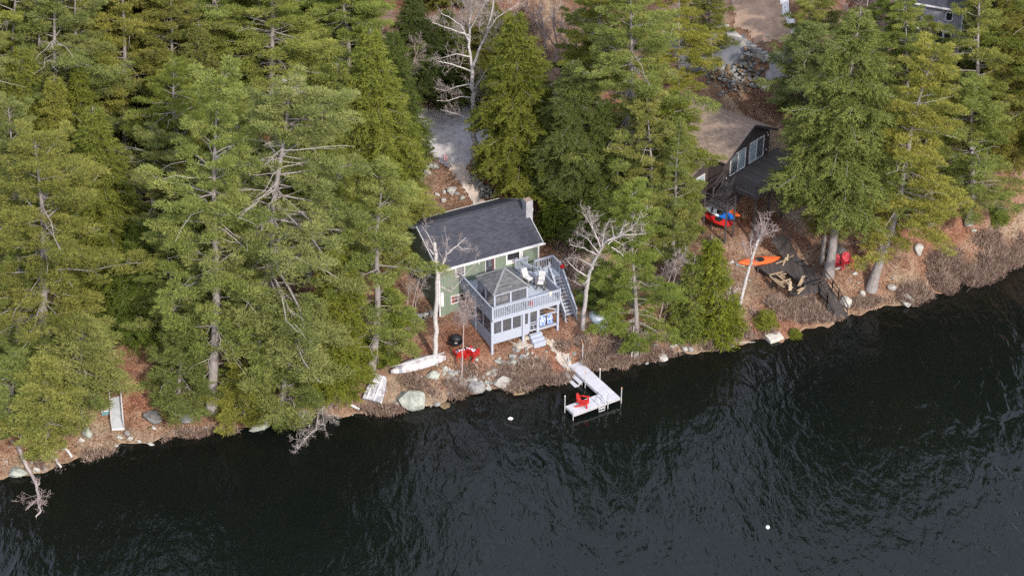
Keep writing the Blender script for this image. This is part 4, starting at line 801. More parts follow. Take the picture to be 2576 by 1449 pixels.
def slider(u0, u1, z0, z1, g0, g1, v=0.):
    fr_ = MB(); t = .055
    fr_.box(u0-t, u0, v-.08, v-.002, z0-t, z1+t).box(u1, u1+t, v-.08, v-.002, z0-t, z1+t).box(u0, u1, v-.08, v-.002, z1, z1+t).box(u0, u1, v-.08, v-.002, z0-t, z0).box((u0+u1)/2-.035, (u0+u1)/2+.035, v-.07, v-.003, z0, z1)
    o = fr_.build('sliding_door', M['white'], bh); um = (u0+u1)/2
    MB().box(u0, um-.035, v-.03, v-.004, z0, z1).build('glass_panel', g0, o); MB().box(um+.035, u1, v-.03, v-.004, z0, z1).build('glass_panel', g1, o)
    MB().box(um+.05, um+.08, v-.09, v-.031, z0+.75, z0+1.0).build('handle', M['black'], o)
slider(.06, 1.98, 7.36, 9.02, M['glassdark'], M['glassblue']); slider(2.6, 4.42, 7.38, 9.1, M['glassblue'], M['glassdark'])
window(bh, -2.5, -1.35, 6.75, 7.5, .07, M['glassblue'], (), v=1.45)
for u, z in ((4.85, 9.2), (5.0, 8.9), (4.9, 7.6)): MB().box(u-.04, u+.04, -.1, -.002, z, z+.1).build('wall_lamp', M['white'], bh)
MB().box(-.45, -.38, -.06, -.002, 7.25, 7.35).build('outlet_cover', M['white'], bh)
bd = at_brown('brown_deck', 'dark brown raised deck outside the sliding doors of the brown house', 'deck')
MB().box(-1.05, 6.6, -3.4, -.01, 7.12, 7.22).build('deck_floor', M['darkdeck'], bd); MB().box(-1.05, 6.6, -3.44, -3.402, 6.9, 7.22).box(-1.09, -1.052, -3.44, -1.25, 6.9, 7.22).build('rim_board', M['brownrail'], bd)
for u in (-1.0, .9, 2.8, 4.7, 6.5):
    g_ = BL(u, -3.35, 0); gz_ = H1(g_[0], g_[1]); MB().box(u-.08, u+.08, -3.39, -3.23, gz_-.2, 7.12).build('post', M['brownrail'], bd); MB().box(u-.05, u+.05, -3.42, -3.32, 7.22, 8.2).build('rail_post', M['brownrail'], bd)
m = MB()
for z in (7.45, 7.7, 7.95, 8.2): m.box(-1.03, 6.55, -3.40, -3.36, z-.04, z+.04); m.box(-1.03, -.99, -3.4, -1.3, z-.04, z+.04)
m.build('railing', M['brownrail'], bd); MB().box(-1.06, -.96, -1.35, -1.25, 6.3, 8.25).build('rail_post', M['brownrail'], bd); MB().bar((-1.0, -3.3, 4.6), (1.2, -3.3, 7.0), .08, .1).bar((2.8, -3.3, 4.6), (.9, -3.3, 7.0), .08, .1).build('brace', M['brownrail'], bd)
zL = 6.45
# stair landing below the deck (points read from the ground plan)
def q7(x, y, z): return at(1688.5+x*.17927, 277.1+y*.17927, z)
A_, B_, C_ = q7(480, 1165, zL+.9), q7(790, 1290, zL+.9), q7(905, 1215, zL+.9); D_ = A_+(C_-B_)
ldg = thing('stair_landing', 'dark timber landing with railings standing over the stored kayaks', 'stairs', (A_+C_)/2*[1, 1, 0]+[0, 0, zL]); o0 = np.array(ldg.location)
def lc(p, z=None): p = np.array(p, float)-o0; return p if z is None else np.array([p[0], p[1], z-o0[2]])
MB().slab([lc(A_, zL), lc(B_, zL), lc(C_, zL), lc(D_, zL)], .1).build('landing_floor', M['darkdeck'], ldg)
m = MB()
for p, q in ((A_, B_), (B_, C_)):
    for z in (.32, .62, .92): m.bar(lc(p, zL+z), lc(q, zL+z), .05, .08)
m.build('railing', M['brownrail'], ldg)
for p in (A_, B_, C_, D_): gz_ = H1(p[0], p[1]); MB().bar(lc(p, gz_-.2), lc(p, zL+.95), .13, .13).build('post', M['brownrail'], ldg)
def stairs(root, tl, tr, bl, br_, n, mat, strmat, loc):
    tl, tr, bl, br_ = [np.array(p, float)-loc for p in (tl, tr, bl, br_)]
    for i in range(n):
        f = (i+.5)/n; a = tl+(bl-tl)*f; b = tr+(br_-tr)*f; w_ = max(.2, np.linalg.norm((bl-tl)[:2])/n*1.05)
        MB().bar(a, b, w_, .05).build('tread', mat, root)
    for a, b in ((tl, bl), (tr, br_)): MB().bar(a-[0, 0, .12], b-[0, 0, .12], .06, .24).build('stringer', strmat, root)
us = thing('deck_stairs', 'short dark stairs from the brown deck down to the kayak landing', 'stairs', BL(-1.4, -.6, 6.45)); lo = np.array(us.location)
stairs(us, BL(-1.05, -.15, 7.2), BL(-1.05, -1.2, 7.2), q7(615, 1195, 6.5), q7(765, 1255, 6.5), 6, M['darkstair'], M['brownrail'], lo)
m = MB()
for a, b in ((BL(-1.0, -.12, 8.15), q7(600, 1050, 7.4)), (BL(-1.0, -1.25, 8.15), q7(775, 1150, 7.4))):
    m.bar(a-lo, b-lo, .06, .09); m.bar(a-lo-[0, 0, .45], b-lo-[0, 0, .45], .05, .07)
m.build('handrail', M['brownrail'], us)
# broken platform with lumber, stairs up to the house and down to the water
def q6(x, y, z): return at(1861.7+x*.17927, 562.8+y*.17927, z)
ZP = 2.2
pf = thing('platform', 'dark weathered timber platform with a collapsed corner above the water', 'platform', q6(700, 750, 0)*[1, 1, 0]+[0, 0, ZP]); po_ = np.array(pf.location)
def pl(x, y, z=ZP): return q6(x, y, z)-po_
fm = MB(); fm.slab([pl(250, 605), pl(400, 715), pl(640, 665), pl(880, 860), pl(1150, 785), pl(880, 515), pl(780, 435)], .07)
fm.build('decking', M['darkdeck'], pf); MB().slab([pl(745, 985, ZP-.05), pl(790, 1010, ZP-.05), pl(1095, 955, ZP-.05), pl(1090, 850, ZP-.05), pl(905, 880, ZP-.05)], .06).build('lower_decking', M['darkdeck'], pf)
jm = MB()
for (x0, y0, x1, y1) in ((250,610,740,950), (400,720,640,668), (350,690,760,975), (640,668,880,862), (880,862,760,905), (470,725,820,905)): jm.bar(pl(x0, y0, ZP-.12), pl(x1, y1, ZP-.12), .07, .16)
jm.build('joists', M['brownrail'], pf)
for x, y in ((255, 610), (460, 770), (715, 930), (1045, 960), (880, 515), (1145, 790)):
    p = q6(x, y, ZP); g_ = H1(p[0], p[1]); MB().bar(pl(x, y, ZP), p*[1, 1, 0]+[0, 0, g_-.25]-po_, .13, .13).build('post', M['brownrail'], pf)
rm = MB()
for x0, y0, x1, y1 in ((920, 520, 1020, 580), (1020, 580, 1150, 780), (905, 880, 1140, 790)):
    rm.bar(pl(x0, y0, ZP+.85), pl(x1, y1, ZP+.85), .1, .05); rm.bar(pl(x0, y0, ZP+.45), pl(x1, y1, ZP+.45), .05, .08)
for x, y in ((920, 520), (1020, 580), (1150, 780), (905, 880), (1090, 840), (960, 760)): rm.bar(pl(x, y, ZP-.3), pl(x, y, ZP+.9), .1, .1)
rm.build('railing', M['brownrail'], pf)
LB = [((410,720),(600,675),0),((500,700),(740,900),0),((540,735),(630,745),.1),((570,820),(710,775),.15),((540,840),(620,890),0),((690,940),(700,800),.5),((715,935),(712,810),.5),((815,880),(885,735),.5),((840,880),(905,730),.55),((800,945),(880,895),.1),((810,985),(850,940),.1),((500,560),(660,500),.2),((600,590),(650,470),.4),((665,520),(672,430),.4),((690,470),(750,450),.2),((480,770),(600,850),-.05),((420,740),(560,860),-.08),((620,790),(690,850),0),((860,940),(930,860),.1),((560,720),(650,700),.1)]
for i, (a, b, dz) in enumerate(LB):
    A = q6(*a, ZP+.04+.012*(i % 4)); B = q6(*b, ZP+.06+dz*.9+.012*(i % 4)); c = (A+B)/2
    o = MB().bar(A-c, B-c, .12, .05).build('lumber_board', M['lumber']); o.location = c; tag(o, 'loose pale lumber board on the collapsed platform', 'board', 'loose lumber on the platform')
ls = thing('shore_stairs', 'dark timber stairs from the platform down to the waterline', 'stairs', q6(1250, 1050, 1.2)); lo = np.array(ls.location)
t0, t1, m0, m1, b0, b1 = q6(1095, 865, 2.15), q6(1180, 795, 2.15), q6(1130, 985, 1.55), q6(1290, 935, 1.55), q6(1315, 1325, .28), q6(1500, 1290, .28)
n0, n1 = q6(1220, 1110, 1.45), q6(1375, 1060, 1.45)
stairs(ls, t0, t1, m0, m1, 4, M['darkstair'], M['brownrail'], lo); MB().slab([m0-lo, n0-lo, n1-lo, m1-lo][::-1], .08).build('landing', M['darkdeck'], ls); stairs(ls, n0, n1, b0, b1, 7, M['darkstair'], M['brownrail'], lo)
rm = MB(); u9 = np.array([0, 0, .9])
for a, b in ((t1, m1), (m1, n1), (n1, b1), (n0, b0), (m0, n0)):
    rm.bar(a-lo+u9, b-lo+u9, .07, .05); rm.bar(a-lo+u9*.5, b-lo+u9*.5, .05, .06)
    for p in (a, b): rm.bar(p-lo-[0, 0, .4], p-lo+u9, .08, .08)
rm.build('railing', M['brownrail'], ls)
hs = thing('hill_stairs', 'dark timber stairs climbing from the platform toward the brown deck', 'stairs', q6(640, 320, 3.0)); lo = np.array(hs.location)
t0, t1, b0, b1 = q6(470, 215, 4.3), q6(605, 150, 4.3), q6(640, 480, 2.25), q6(790, 425, 2.25)
stairs(hs, t0, t1, b0, b1, 9, M['darkstair'], M['brownrail'], lo); rm = MB()
for a, b in ((t0, b0), (t1, b1)):
    rm.bar(a-lo+u9, b-lo+u9, .07, .05); rm.bar(a-lo+u9*.5, b-lo+u9*.5, .05, .06)
    for s in (0, .5, 1): p = a+(b-a)*s; rm.bar(p-lo-[0, 0, .5], p-lo+u9, .08, .08)
rm.build('railing', M['brownrail'], hs)
# ------------------------------------------------------------------ grey buildings at upper right
def grey_house():
    c = gnd(2250, 112); ang = math.radians(-24); g = thing('grey_house', 'grey clapboard house with white trim behind pines at the top right', 'house', c, ang)
    g.scale = (.8, .8, .8); W, Dp, Hh = 6.6, 6.0, 5.2
    MB().box(0, W, 0, .15, -1, Hh).build('front_wall', M['greywall'], g); MB().box(0, .15, .15, Dp, -1, Hh).build('side_wall', M['greywall'], g); MB().box(W-.15, W, .15, Dp, -1, Hh).build('side_wall', M['greywall'], g)
    r = MB(); r.slab([(-.4, -.45, Hh-.05), (W+.4, -.45, Hh-.05), (W+.4, Dp/2, Hh+1.9), (-.4, Dp/2, Hh+1.9)], .12); r.slab([(W+.4, Dp+.45, Hh-.05), (-.4, Dp+.45, Hh-.05), (-.4, Dp/2, Hh+1.9), (W+.4, Dp/2, Hh+1.9)], .12); ro = r.build('roof', M['roof'], g, uvaxis=(1, 0, 0))
    MB().box(-.4, W+.4, -.5, -.452, Hh-.22, Hh-.04).build('fascia', M['white'], ro)
    MB().box(-.02, .16, -.03, -.002, -1, Hh-.1).build('corner_trim', M['white'], g); MB().box(W-.16, W+.02, -.03, -.002, -1, Hh-.1).build('corner_trim', M['white'], g)
    window(g, 4.9, 5.5, 3.7, 4.5, .09, M['glass'], v=0); window(g, 4.1, 4.75, 1.0, 2.4, .09, M['glass'], (1.7,), v=0); window(g, 4.95, 5.6, 1.0, 2.4, .09, M['glass'], (1.7,), v=0)
    p = MB(); p.slab([(.3, -1.6, 2.35), (1.9, -1.6, 3.3), (1.9, -.01, 3.3), (.3, -.01, 2.35)][::-1], .1); p.slab([(1.9, -1.6, 3.3), (3.5, -1.6, 2.35), (3.5, -.01, 2.35), (1.9, -.01, 3.3)][::-1], .1); pr = p.build('porch_roof', M['roofgrey'], g, uvaxis=(0, 1, 0))
    f = MB(); f.slab([(.3, -1.64, 2.36), (1.9, -1.64, 3.31), (1.9, -1.602, 3.31), (.3, -1.602, 2.36)][::-1], .14); f.slab([(1.9, -1.64, 3.31), (3.5, -1.64, 2.36), (3.5, -1.602, 2.36), (1.9, -1.602, 3.31)][::-1], .14); f.build('rake_board', M['white'], pr)
    for u in (.45, 3.35): MB().box(u-.07, u+.07, -1.5, -1.36, -.8, 2.35).build('porch_post', M['white'], g)
grey_house()
c = gnd(1974, 231); sd = thing('grey_shed', 'grey clapboard shed with a white corner board beside the back drive', 'shed', c, math.radians(-14))
MB().box(0, 4.2, 0, .12, -.6, 2.5).build('front_wall', M['greywall'], sd); MB().box(0, .12, .12, 3.4, -.6, 2.5).build('side_wall', M['greywall'], sd); MB().box(4.08, 4.2, .12, 3.4, -.6, 2.5).build('side_wall', M['greywall'], sd)
r = MB(); r.slab([(-.25, -.25, 2.45), (4.45, -.25, 2.45), (4.45, 1.75, 3.5), (-.25, 1.75, 3.5)], .1); r.slab([(4.45, 3.7, 2.45), (-.25, 3.7, 2.45), (-.25, 1.75, 3.5), (4.45, 1.75, 3.5)], .1); r.build('roof', M['roofgrey'], sd, uvaxis=(1, 0, 0))
MB().box(-.03, .12, -.03, -.002, -.6, 2.45).build('corner_trim', M['white'], sd); window(sd, 3.0, 3.5, 1.2, 1.9, .07, M['glass'], v=0)
# ------------------------------------------------------------------ rocks
def rock_mesh(seed, mat, flat=.7):
    r = np.random.default_rng(seed); bm = bmesh.new(); bmesh.ops.create_icosphere(bm, subdivisions=3, radius=1)
    cuts = [(unit(r.normal(0, 1, 3)), r.uniform(.5, .86)) for k in range(14)]; ph = r.uniform(0, 6, 6)
    for v in bm.verts:
        p = np.array(v.co)
        for n_, d_ in cuts:
            s = p@n_
            if s > d_: p = p-n_*(s-d_)
        p = p*(1.12+.03*math.sin(p[0]*4+ph[0])+.03*math.sin(p[1]*5+ph[1])+r.normal(0, .014)); p[2] *= flat; v.co = p
    me = bpy.data.meshes.new('rock'); bm.to_mesh(me); bm.free(); me.materials.append(mat); return me
RM = {k: [rock_mesh(i*10+j, M[k], .62+.1*j) for j in range(4)] for i, k in enumerate(('rock', 'rockpale', 'rockgreen', 'rockdark', 'rockwet'))}
def rock(px, py, wpx, hpx, mat, label, name='boulder', rz=None, sink=.25, group=None, cat=None):
    b = gnd(px, py+hpx*.2); w = wpx/33.0/2; h = max(hpx/33.0/1.35, .08); me = random.choice(RM[mat]); o = bpy.data.objects.new(name, me); COL.objects.link(o)
    o.scale = (w, w*random.uniform(.7, .95), h*1.0); o.location = tuple(b+[0, 0, h*(.5-sink)]); o.rotation_euler = (random.uniform(-.15, .15), random.uniform(-.15, .15), random.uniform(-.5, .5) if rz is None else rz)
    return tag(o, label, cat or name, group)
RK = [(1042,1008,76,50,'rockgreen','huge pale green-grey boulder at the waterline below the white canoe'),(1266,960,56,44,'rockpale','bright white pointed rock in the brush below the deck'),(1194,972,46,26,'rock','pale grey shore boulder left of the white pointed rock'),
 (760,1046,38,26,'rockpale','white squarish rock at the water beside the fallen snag'),(655,1066,60,30,'rockgreen','flat mossy boulder overhung by boughs left of the squarish white rock'),(700,1048,18,18,'rock','narrow grey rock between two shore boulders at left'),
 (466,1050,36,34,'rock','grey boulder with a white bleached edge right of the gangway'),(384,1046,52,30,'rockdark','dark boulder heaped with twigs right of the gangway'),(44,1186,52,24,'rockgreen','flat grey boulder half in the water at the far left'),
 (92,1180,18,13,'rockpale','small white rock in the water beside the fallen birch'),(112,1178,14,12,'rock','small grey rock right of the fallen birch trunk'),(220,1088,26,26,'rockgreen','grey boulder below and left of the gangway'),(206,1107,16,14,'rockpale','yellow-white stone in front of the boulder by the gangway'),
 (254,1165,13,13,'rockpale','white stone on the shoreline below the gangway'),(320,1088,20,14,'rock','grey stone at the foot of the gangway on the right'),(328,1102,16,10,'rockpale','small pale stone in front of the gangway'),(300,1099,16,10,'rockpale','flat pale stone just below the gangway end'),
 (2097,632,62,44,'rock','large grey boulder behind the two faded red chairs'),(2126,757,38,40,'rockpale','big white boulder below the shore stairs railing'),(2170,740,16,22,'rockpale','narrow white rock between the stairs boulder and the leaning trunk'),(2243,724,24,18,'rockpale','white rock right of the leaning trunk base'),
 (2285,750,38,24,'rockpale','white double-topped boulder at the water on the right shore'),(2284,763,30,12,'rockpale','low white ledge stone under the double-topped boulder'),(2312,626,30,28,'rockpale','white sunlit boulder under the boughs of the leaning pine'),
 (1424,944,26,24,'rock','grey boulder in the water beside the head of the dock'),(1662,898,40,22,'rockpale','pale boulder awash right of the dock'),(1628,912,12,12,'rock','small rock at the waterline left of the awash boulder'),
 (1302,985,34,12,'rockwet','brown stone just under the water below the deck brush'),(1122,1018,30,14,'rockwet','orange-brown submerged stone right of the huge boulder'),(1098,1016,18,12,'rock','small grey rock beside the huge boulder'),(1088,945,36,24,'rockgreen','mossy boulder propping up the white canoe'),
 (1165,970,30,24,'rock','rounded grey rock in the terrace edge below the fire pit'),(1880,705,18,10,'rock','grey stone on the slope under the orange kayak'),(1700,868,12,9,'rockpale','small white stone on the bank right of the shore pine'),(1738,878,14,12,'rock','grey stone on the lower bank near the slim cedar'),
 (1722,878,18,16,'rockpale','bright rounded stone on the bank between shore pine and cedar'),(1906,812,16,12,'rock','grey rock in the bank brush above the concrete block')]
for px, py, w_, h_, mt, lab in RK: rock(px, py, w_, h_, mt, lab)
# concrete block leaning in the shallows
b = gnd(1948, 852); o = MB().add([(-.62, -.4, -.6), (.62, -.4, -.6), (.62, .4, -.6), (-.62, .4, -.6), (-.6, -.36, .35), (.55, -.4, .22), (.6, .36, .25), (-.56, .38, .4)], [(3,2,1,0), (4,5,6,7), (0,1,5,4), (1,2,6,5), (2,3,7,6), (3,0,4,7)]).build('concrete_block', M['concrete']); o.location = b; o.rotation_euler = (.1, -.15, .5); tag(o, 'old pale concrete block tilted into the water below the slim cedar', 'block')
# gravel yard boulders, garden rocks
for x, y, w_, h_, mt, lab in ((1470,545,65,60,'rockpale','round tan boulder at the right edge of the gravel yard'),(1410,605,55,50,'rock','round grey boulder between the two tan ones by the gravel yard'),(1285,645,65,65,'rockpale','tan upright boulder at the front of the gravel yard'),(1120,675,70,50,'rockpale','pale boulder at the left front of the gravel yard'),
  (1515,480,65,55,'rockdark','dark boulder under the foot of the stone steps'),(1480,405,75,50,'rock','grey boulder beside the middle of the stone steps'),(1345,330,70,45,'rock','grey boulder at the upper turn of the stone steps'),(1230,275,50,35,'rockpale','pale boulder at the top of the stone steps'),(950,680,90,45,'rock','low grey boulder left of the gravel yard under boughs'),(1700,340,35,25,'rockpale','single pale stone on the dry upper lawn')):
    rock(1472+.2689*x, .2689*y, .2689*w_*1.1, .2689*h_*1.1, mt, lab)
for x, y, w_, h_, mt, lab in ((1015,1365,40,34,'rockpale','small white garden rock nearest the dark planter'),(1062,1345,38,46,'rockpale','white oval garden rock behind the cottage'),(1120,1335,85,55,'rockpale','long pale garden rock pointing at the path'),(1148,1358,44,26,'rock','grey garden rock under the long pale one'),(1062,1408,44,36,'rockpale','white garden rock in the lower row'),(1110,1395,50,28,'slabr','tan garden rock in the lower row') ,(1188,1390,56,46,'rockgreen','lichen-spotted garden rock beside the path')):
    rock(736+.3585*x, .3585*y, .3585*w_, .3585*h_, 'rockwet' if mt == 'slabr' else mt, lab)
def stone_wall(label, path, n, size, rows=1, spread=.25, mats=('rock', 'rockpale', 'rockgreen'), seed=1):
    """low dry wall: many fitted stones, one thing"""
    r = random.Random(seed); P = gnds([p[0] for p in path], [p[1] for p in path]); seg = np.linalg.norm(np.diff(P[:, :2], axis=0), axis=1); cum = np.concatenate([[0], np.cumsum(seg)]); bm = bmesh.new(); c0 = P.mean(0)
    mm = []
    for m_ in mats: mm.append(M[m_])
    for i in range(n):
        s = r.uniform(0, cum[-1]); k = min(int(np.searchsorted(cum, s, 'right')-1), len(seg)-1); f = (s-cum[k])/seg[k]; p = P[k]+(P[k+1]-P[k])*f
        sz = size*r.uniform(.5, 1.3); row = r.randrange(rows); x, y = p[0]+r.gauss(0, spread), p[1]+r.gauss(0, spread); z = H1(x, y)+row*size*.8
        tm = bpy.data.meshes.new('t'); src = RM[mats[r.randrange(len(mats))]][r.randrange(4)]; b2 = bmesh.new(); b2.from_mesh(src)
        mat_ = Matrix.Translation((x-c0[0], y-c0[1], z-c0[2]+sz*.15)) @ Matrix.Rotation(r.uniform(0, 6.3), 4, 'Z') @ Matrix.Diagonal((sz*.62, sz*.5, sz*.55, 1)); mi = r.randrange(len(mats))
        b2.transform(mat_)
        for f_ in b2.faces: f_.material_index = mi
        b2.to_mesh(tm); b2.free(); bm.from_mesh(tm); bpy.data.meshes.remove(tm)
    me = bpy.data.meshes.new('stone_wall'); bm.to_mesh(me); bm.free()
    for m_ in mm: me.materials.append(m_)
    o = bpy.data.objects.new('stone_wall', me); COL.objects.link(o); o.location = c0; return tag(o, label, 'stone wall')
stone_wall('low curving stone edging along the driveway down to the dark planter', [(1036,462),(1056,452),(1080,430),(1100,418)], 46, .34, 2, .14, seed=2)
stone_wall('rough stone wall along the right side of the garden path', [(1186,448),(1200,468),(1222,492),(1232,500)], 60, .36, 2, .18, ('rock','rockdark','rockgreen'), seed=3)
stone_wall('line of small pale stones on the slope right of the garden path', [(1214,447),(1232,462),(1244,480),(1250,492)], 16, .22, 1, .06, ('rockpale','rock'), seed=4)
stone_wall('tumbled stone retaining wall below the gravel yard', [(1782,193),(1800,205),(1822,212),(1840,200),(1862,182),(1880,165),(1890,150)], 170, .34, 3, .42, ('rock','rock','rockwet'), seed=5)
stone_wall('curved brown stone bank at the end of the retaining wall', [(1832,215),(1855,222),(1885,212),(1905,195),(1910,180)], 130, .32, 2, .45, ('rockwet','rock','rockdark'), seed=6)
stone_wall('stony terrace edge below the fire pit and red chairs', [(1120,940),(1160,955),(1200,962),(1240,950),(1290,915),(1320,892)], 120, .36, 1, .35, ('rock','rockgreen','rockpale'), seed=7)
stone_wall('long low stone footing left of the cottage', [(1030,812),(1070,800),(1110,790),(1135,782)], 44, .36, 2, .1, ('rockpale','rock','rock'), seed=8)
stone_wall('crooked stone edging in front of the brown house deck', [(1850,668),(1890,660),(1935,652)], 34, .3, 1, .1, ('rock','rockpale'), seed=9)
ss = thing('stone_steps', 'flight of wide pale stone steps bordering the gravel yard', 'steps', gnd(1860, 105)); lo = np.array(ss.location)
for i in range(10):
    f = i/9; c = gnd(1812+f*108, 66+f*74); d = (gnd(1815, 100)-gnd(1800, 66)); o = MB().box(-.75, .75, -.32, .32, -.3, .16).build('step', M['rock'] if i % 3 else M['concrete'], ss); o.location = tuple(c-lo); o.rotation_euler = (0, 0, -.55+.12*math.sin(i*2.1))
gs = thing('garden_steps', 'worn stone steps set into the garden path', 'steps', gnd(1165, 445)); lo = np.array(gs.location)
for i in range(6):
    c = gnd(1150+i*7.5, 428+i*11); o = MB().box(-.62, .62, -.24, .24, -.2, .09).build('step', M['pathm'], gs); o.location = tuple(c-lo); o.rotation_euler = (0, 0, random.uniform(-.1, .1)-.1)
o = MB().tube([(0, 0, -.1), (0, 0, .1)], .55, 20).build('well_cover', M['concrete']); o.location = gnd(1921, 218); tag(o, 'round pale concrete cover on the brown lawn', 'cover')
pln = thing('planter', 'dark timber planter at the end of the curving stone edging', 'planter', gnd(1028, 470), .4); MB().box(-.7, .7, -.35, -.28, -.1, .4).box(-.7, .7, .28, .35, -.1, .4).box(-.7, -.63, -.28, .28, -.1, .4).box(.63, .7, -.28, .28, -.1, .4).build('box', M['brownrail'], pln); MB().box(-.63, .63, -.28, .28, 0, .3).build('soil', M['rockdark'], pln)
fg = thing('garden_flag', 'small red and white garden flag on a thin stake by the driveway', 'flag', gnd(1117, 420)); MB().tube([(0, 0, 0), (0, 0, 1.15)], .02, 6).build('stake', M['black'], fg)
g = MB(); n_ = 6; a_ = [(.02+.30*i/n_, .05*math.sin(i*1.1), .55) for i in range(n_+1)]; b_ = [(x, y, 1.02) for x, y, z in a_]
for i in range(n_): g.add([a_[i], a_[i+1], b_[i+1], b_[i]], [(0,1,2,3)]); g.add([(x, y+.012, z) for x, y, z in (a_[i], a_[i+1], b_[i+1], b_[i])], [(3,2,1,0)])
g.build('cloth', M['flag'], fg)
# gangway, pallet, small crate
A0, A1, B0, B1 = gnd(282.5, 1084), gnd(313, 1083), gnd(278, 1008), gnd(306, 1000)
gw = thing('gangway', 'narrow aluminium dock ramp with side rails lying on the needle-covered bank', 'ramp', A0); lo = np.array(gw.location); up = np.array([0, 0, 1.])
A0, A1, B0, B1 = A0-lo+up*.16, A1-lo+up*.16, B0-lo+up*.2, B1-lo+up*.2
MB().slab([A0, A1, B1, B0], .05).build('ramp_deck', paint('grey_ramp_mesh', (.30,.31,.32), .15, 2, .7, dirt_or_shade=(.22,.10,.06)), gw)
MB().bar(A0, A1, .08, .12).build('end_plate', M['white'], gw)
for p, q in ((A0, B0), (A1, B1)):
    m = MB(); q = q+(q-p)*.12; m.bar(p, q, .05, .08); m.bar(p+up*.75, q+up*.75, .05, .05); m.bar(p+up*.4, q+up*.4, .03, .03)
    for s in np.linspace(0, 1, 7): m.bar(p+(q-p)*s, p+(q-p)*s+up*.75, .04, .04)
    m.build('side_rail', M['metal'], gw)
pt = thing('pallet', 'weathered slatted pallet under boughs left of the gangway', 'pallet', gnd(228, 998)+[0, 0, .15], -.25); m = MB()
for k in range(7): m.box(-.62, .62, -.62+k*.19, -.50+k*.19, .08, .11)
for x in (-.58, 0, .58): m.box(x-.04, x+.04, -.62, .64, -.02, .078)
m.build('slats', M['gable'], pt)
cr = thing('cooler', 'small blue-green cooler box beside the gangway', 'cooler', gnd(265, 1040), .3); MB().box(-.26, .26, -.18, .18, 0, .3).build('box', paint('teal_plastic', (.10,.22,.25)), cr); MB().box(-.28, .28, -.2, .2, .301, .37).build('lid', M['white'], cr)
for px, py, rz, lab, L_ in ((172, 1140, -.9, 'short white pipe lying on the bank at left', 1.0), (886, 1024, -.45, 'white plank end at the water left of the rowboat', 1.2), (1440, 992, .0, None, 0)):
    if lab: o = MB().tube([(-L_/2, 0, 0), (0, .02, .02), (L_/2, 0, 0)], .09, 8).build('white_pipe' if 'pipe' in lab else 'plank', M['white']); o.location = gnd(px, py)+[0, 0, .12]; o.rotation_euler = (0, .2, rz); tag(o, lab, 'pipe' if 'pipe' in lab else 'plank')
for x0, y0, x1, y1, lab in ((2092, 684, 2116, 676, 'grey log in front of the faded red chairs'), (2005, 757, 2038, 748, 'grey board on the slope below the platform'), (1885, 662, 1930, 650, 'grey log lying above the orange kayak'), (1500, 827, 1560, 826, 'thin yellow-green pole on the ground below the kayak pile'), (1830, 868, 1900, 860, 'thin pale branch in the brush by the concrete block')):
    a, b = gnd(x0, y0), gnd(x1, y1); c = (a+b)/2; o = MB().tube([a-c, (0, .03, .05), b-c], [.09, .1, .07] if 'log' in lab or 'board' in lab else .035, 7).build('log' if 'log' in lab else ('board' if 'board' in lab else 'branch'), M['deadwood']); o.location = c+[0, 0, .1]; tag(o, lab, 'log' if 'log' in lab else ('board' if 'board' in lab else 'branch'))
# ------------------------------------------------------------------ bare trees, birches, snags
def twigs(r, pts, rad, out, depth, dens=1.0, grav=0., spread=.8, upw=.25, lv=0):
    pts = np.asarray(pts, float); seg = np.linalg.norm(np.diff(pts, axis=0), axis=1); L = seg.sum(); cum = np.concatenate([[0], np.cumsum(seg)])
    n = max(3, int(L*dens*1.6))
    for i in range(n):
        s = L*(.18+.82*r.random()); k = min(int(np.searchsorted(cum, s, 'right')-1), len(seg)-1); f = (s-cum[k])/seg[k]; p = pts[k]+(pts[k+1]-pts[k])*f; d0 = unit(pts[k+1]-pts[k])
        d = unit(d0*.7+r.normal(0, spread, 3)+[0, 0, upw]); l = L*r.uniform(.22, .58)*(1-.45*s/L); l = min(max(l, .25), 3.0)
        q = [p]; 
        for j in range(4): d = unit(d+r.normal(0, .16, 3)+[0, 0, -grav*.1]); q.append(q[-1]+d*l/4)
        rr_ = max((.0105, .008, .007)[lv], min(rad*.42, (.024, .012, .009)[lv])*(1-.4*s/L)); out.append((np.array(q), np.linspace(rr_, max(.0065, rr_*.3), 5)))
        if depth > 1: twigs(r, q, rr_, out, depth-1, dens*(1.8 if lv == 0 else 1.1), grav, spread*.85, upw, lv+1)
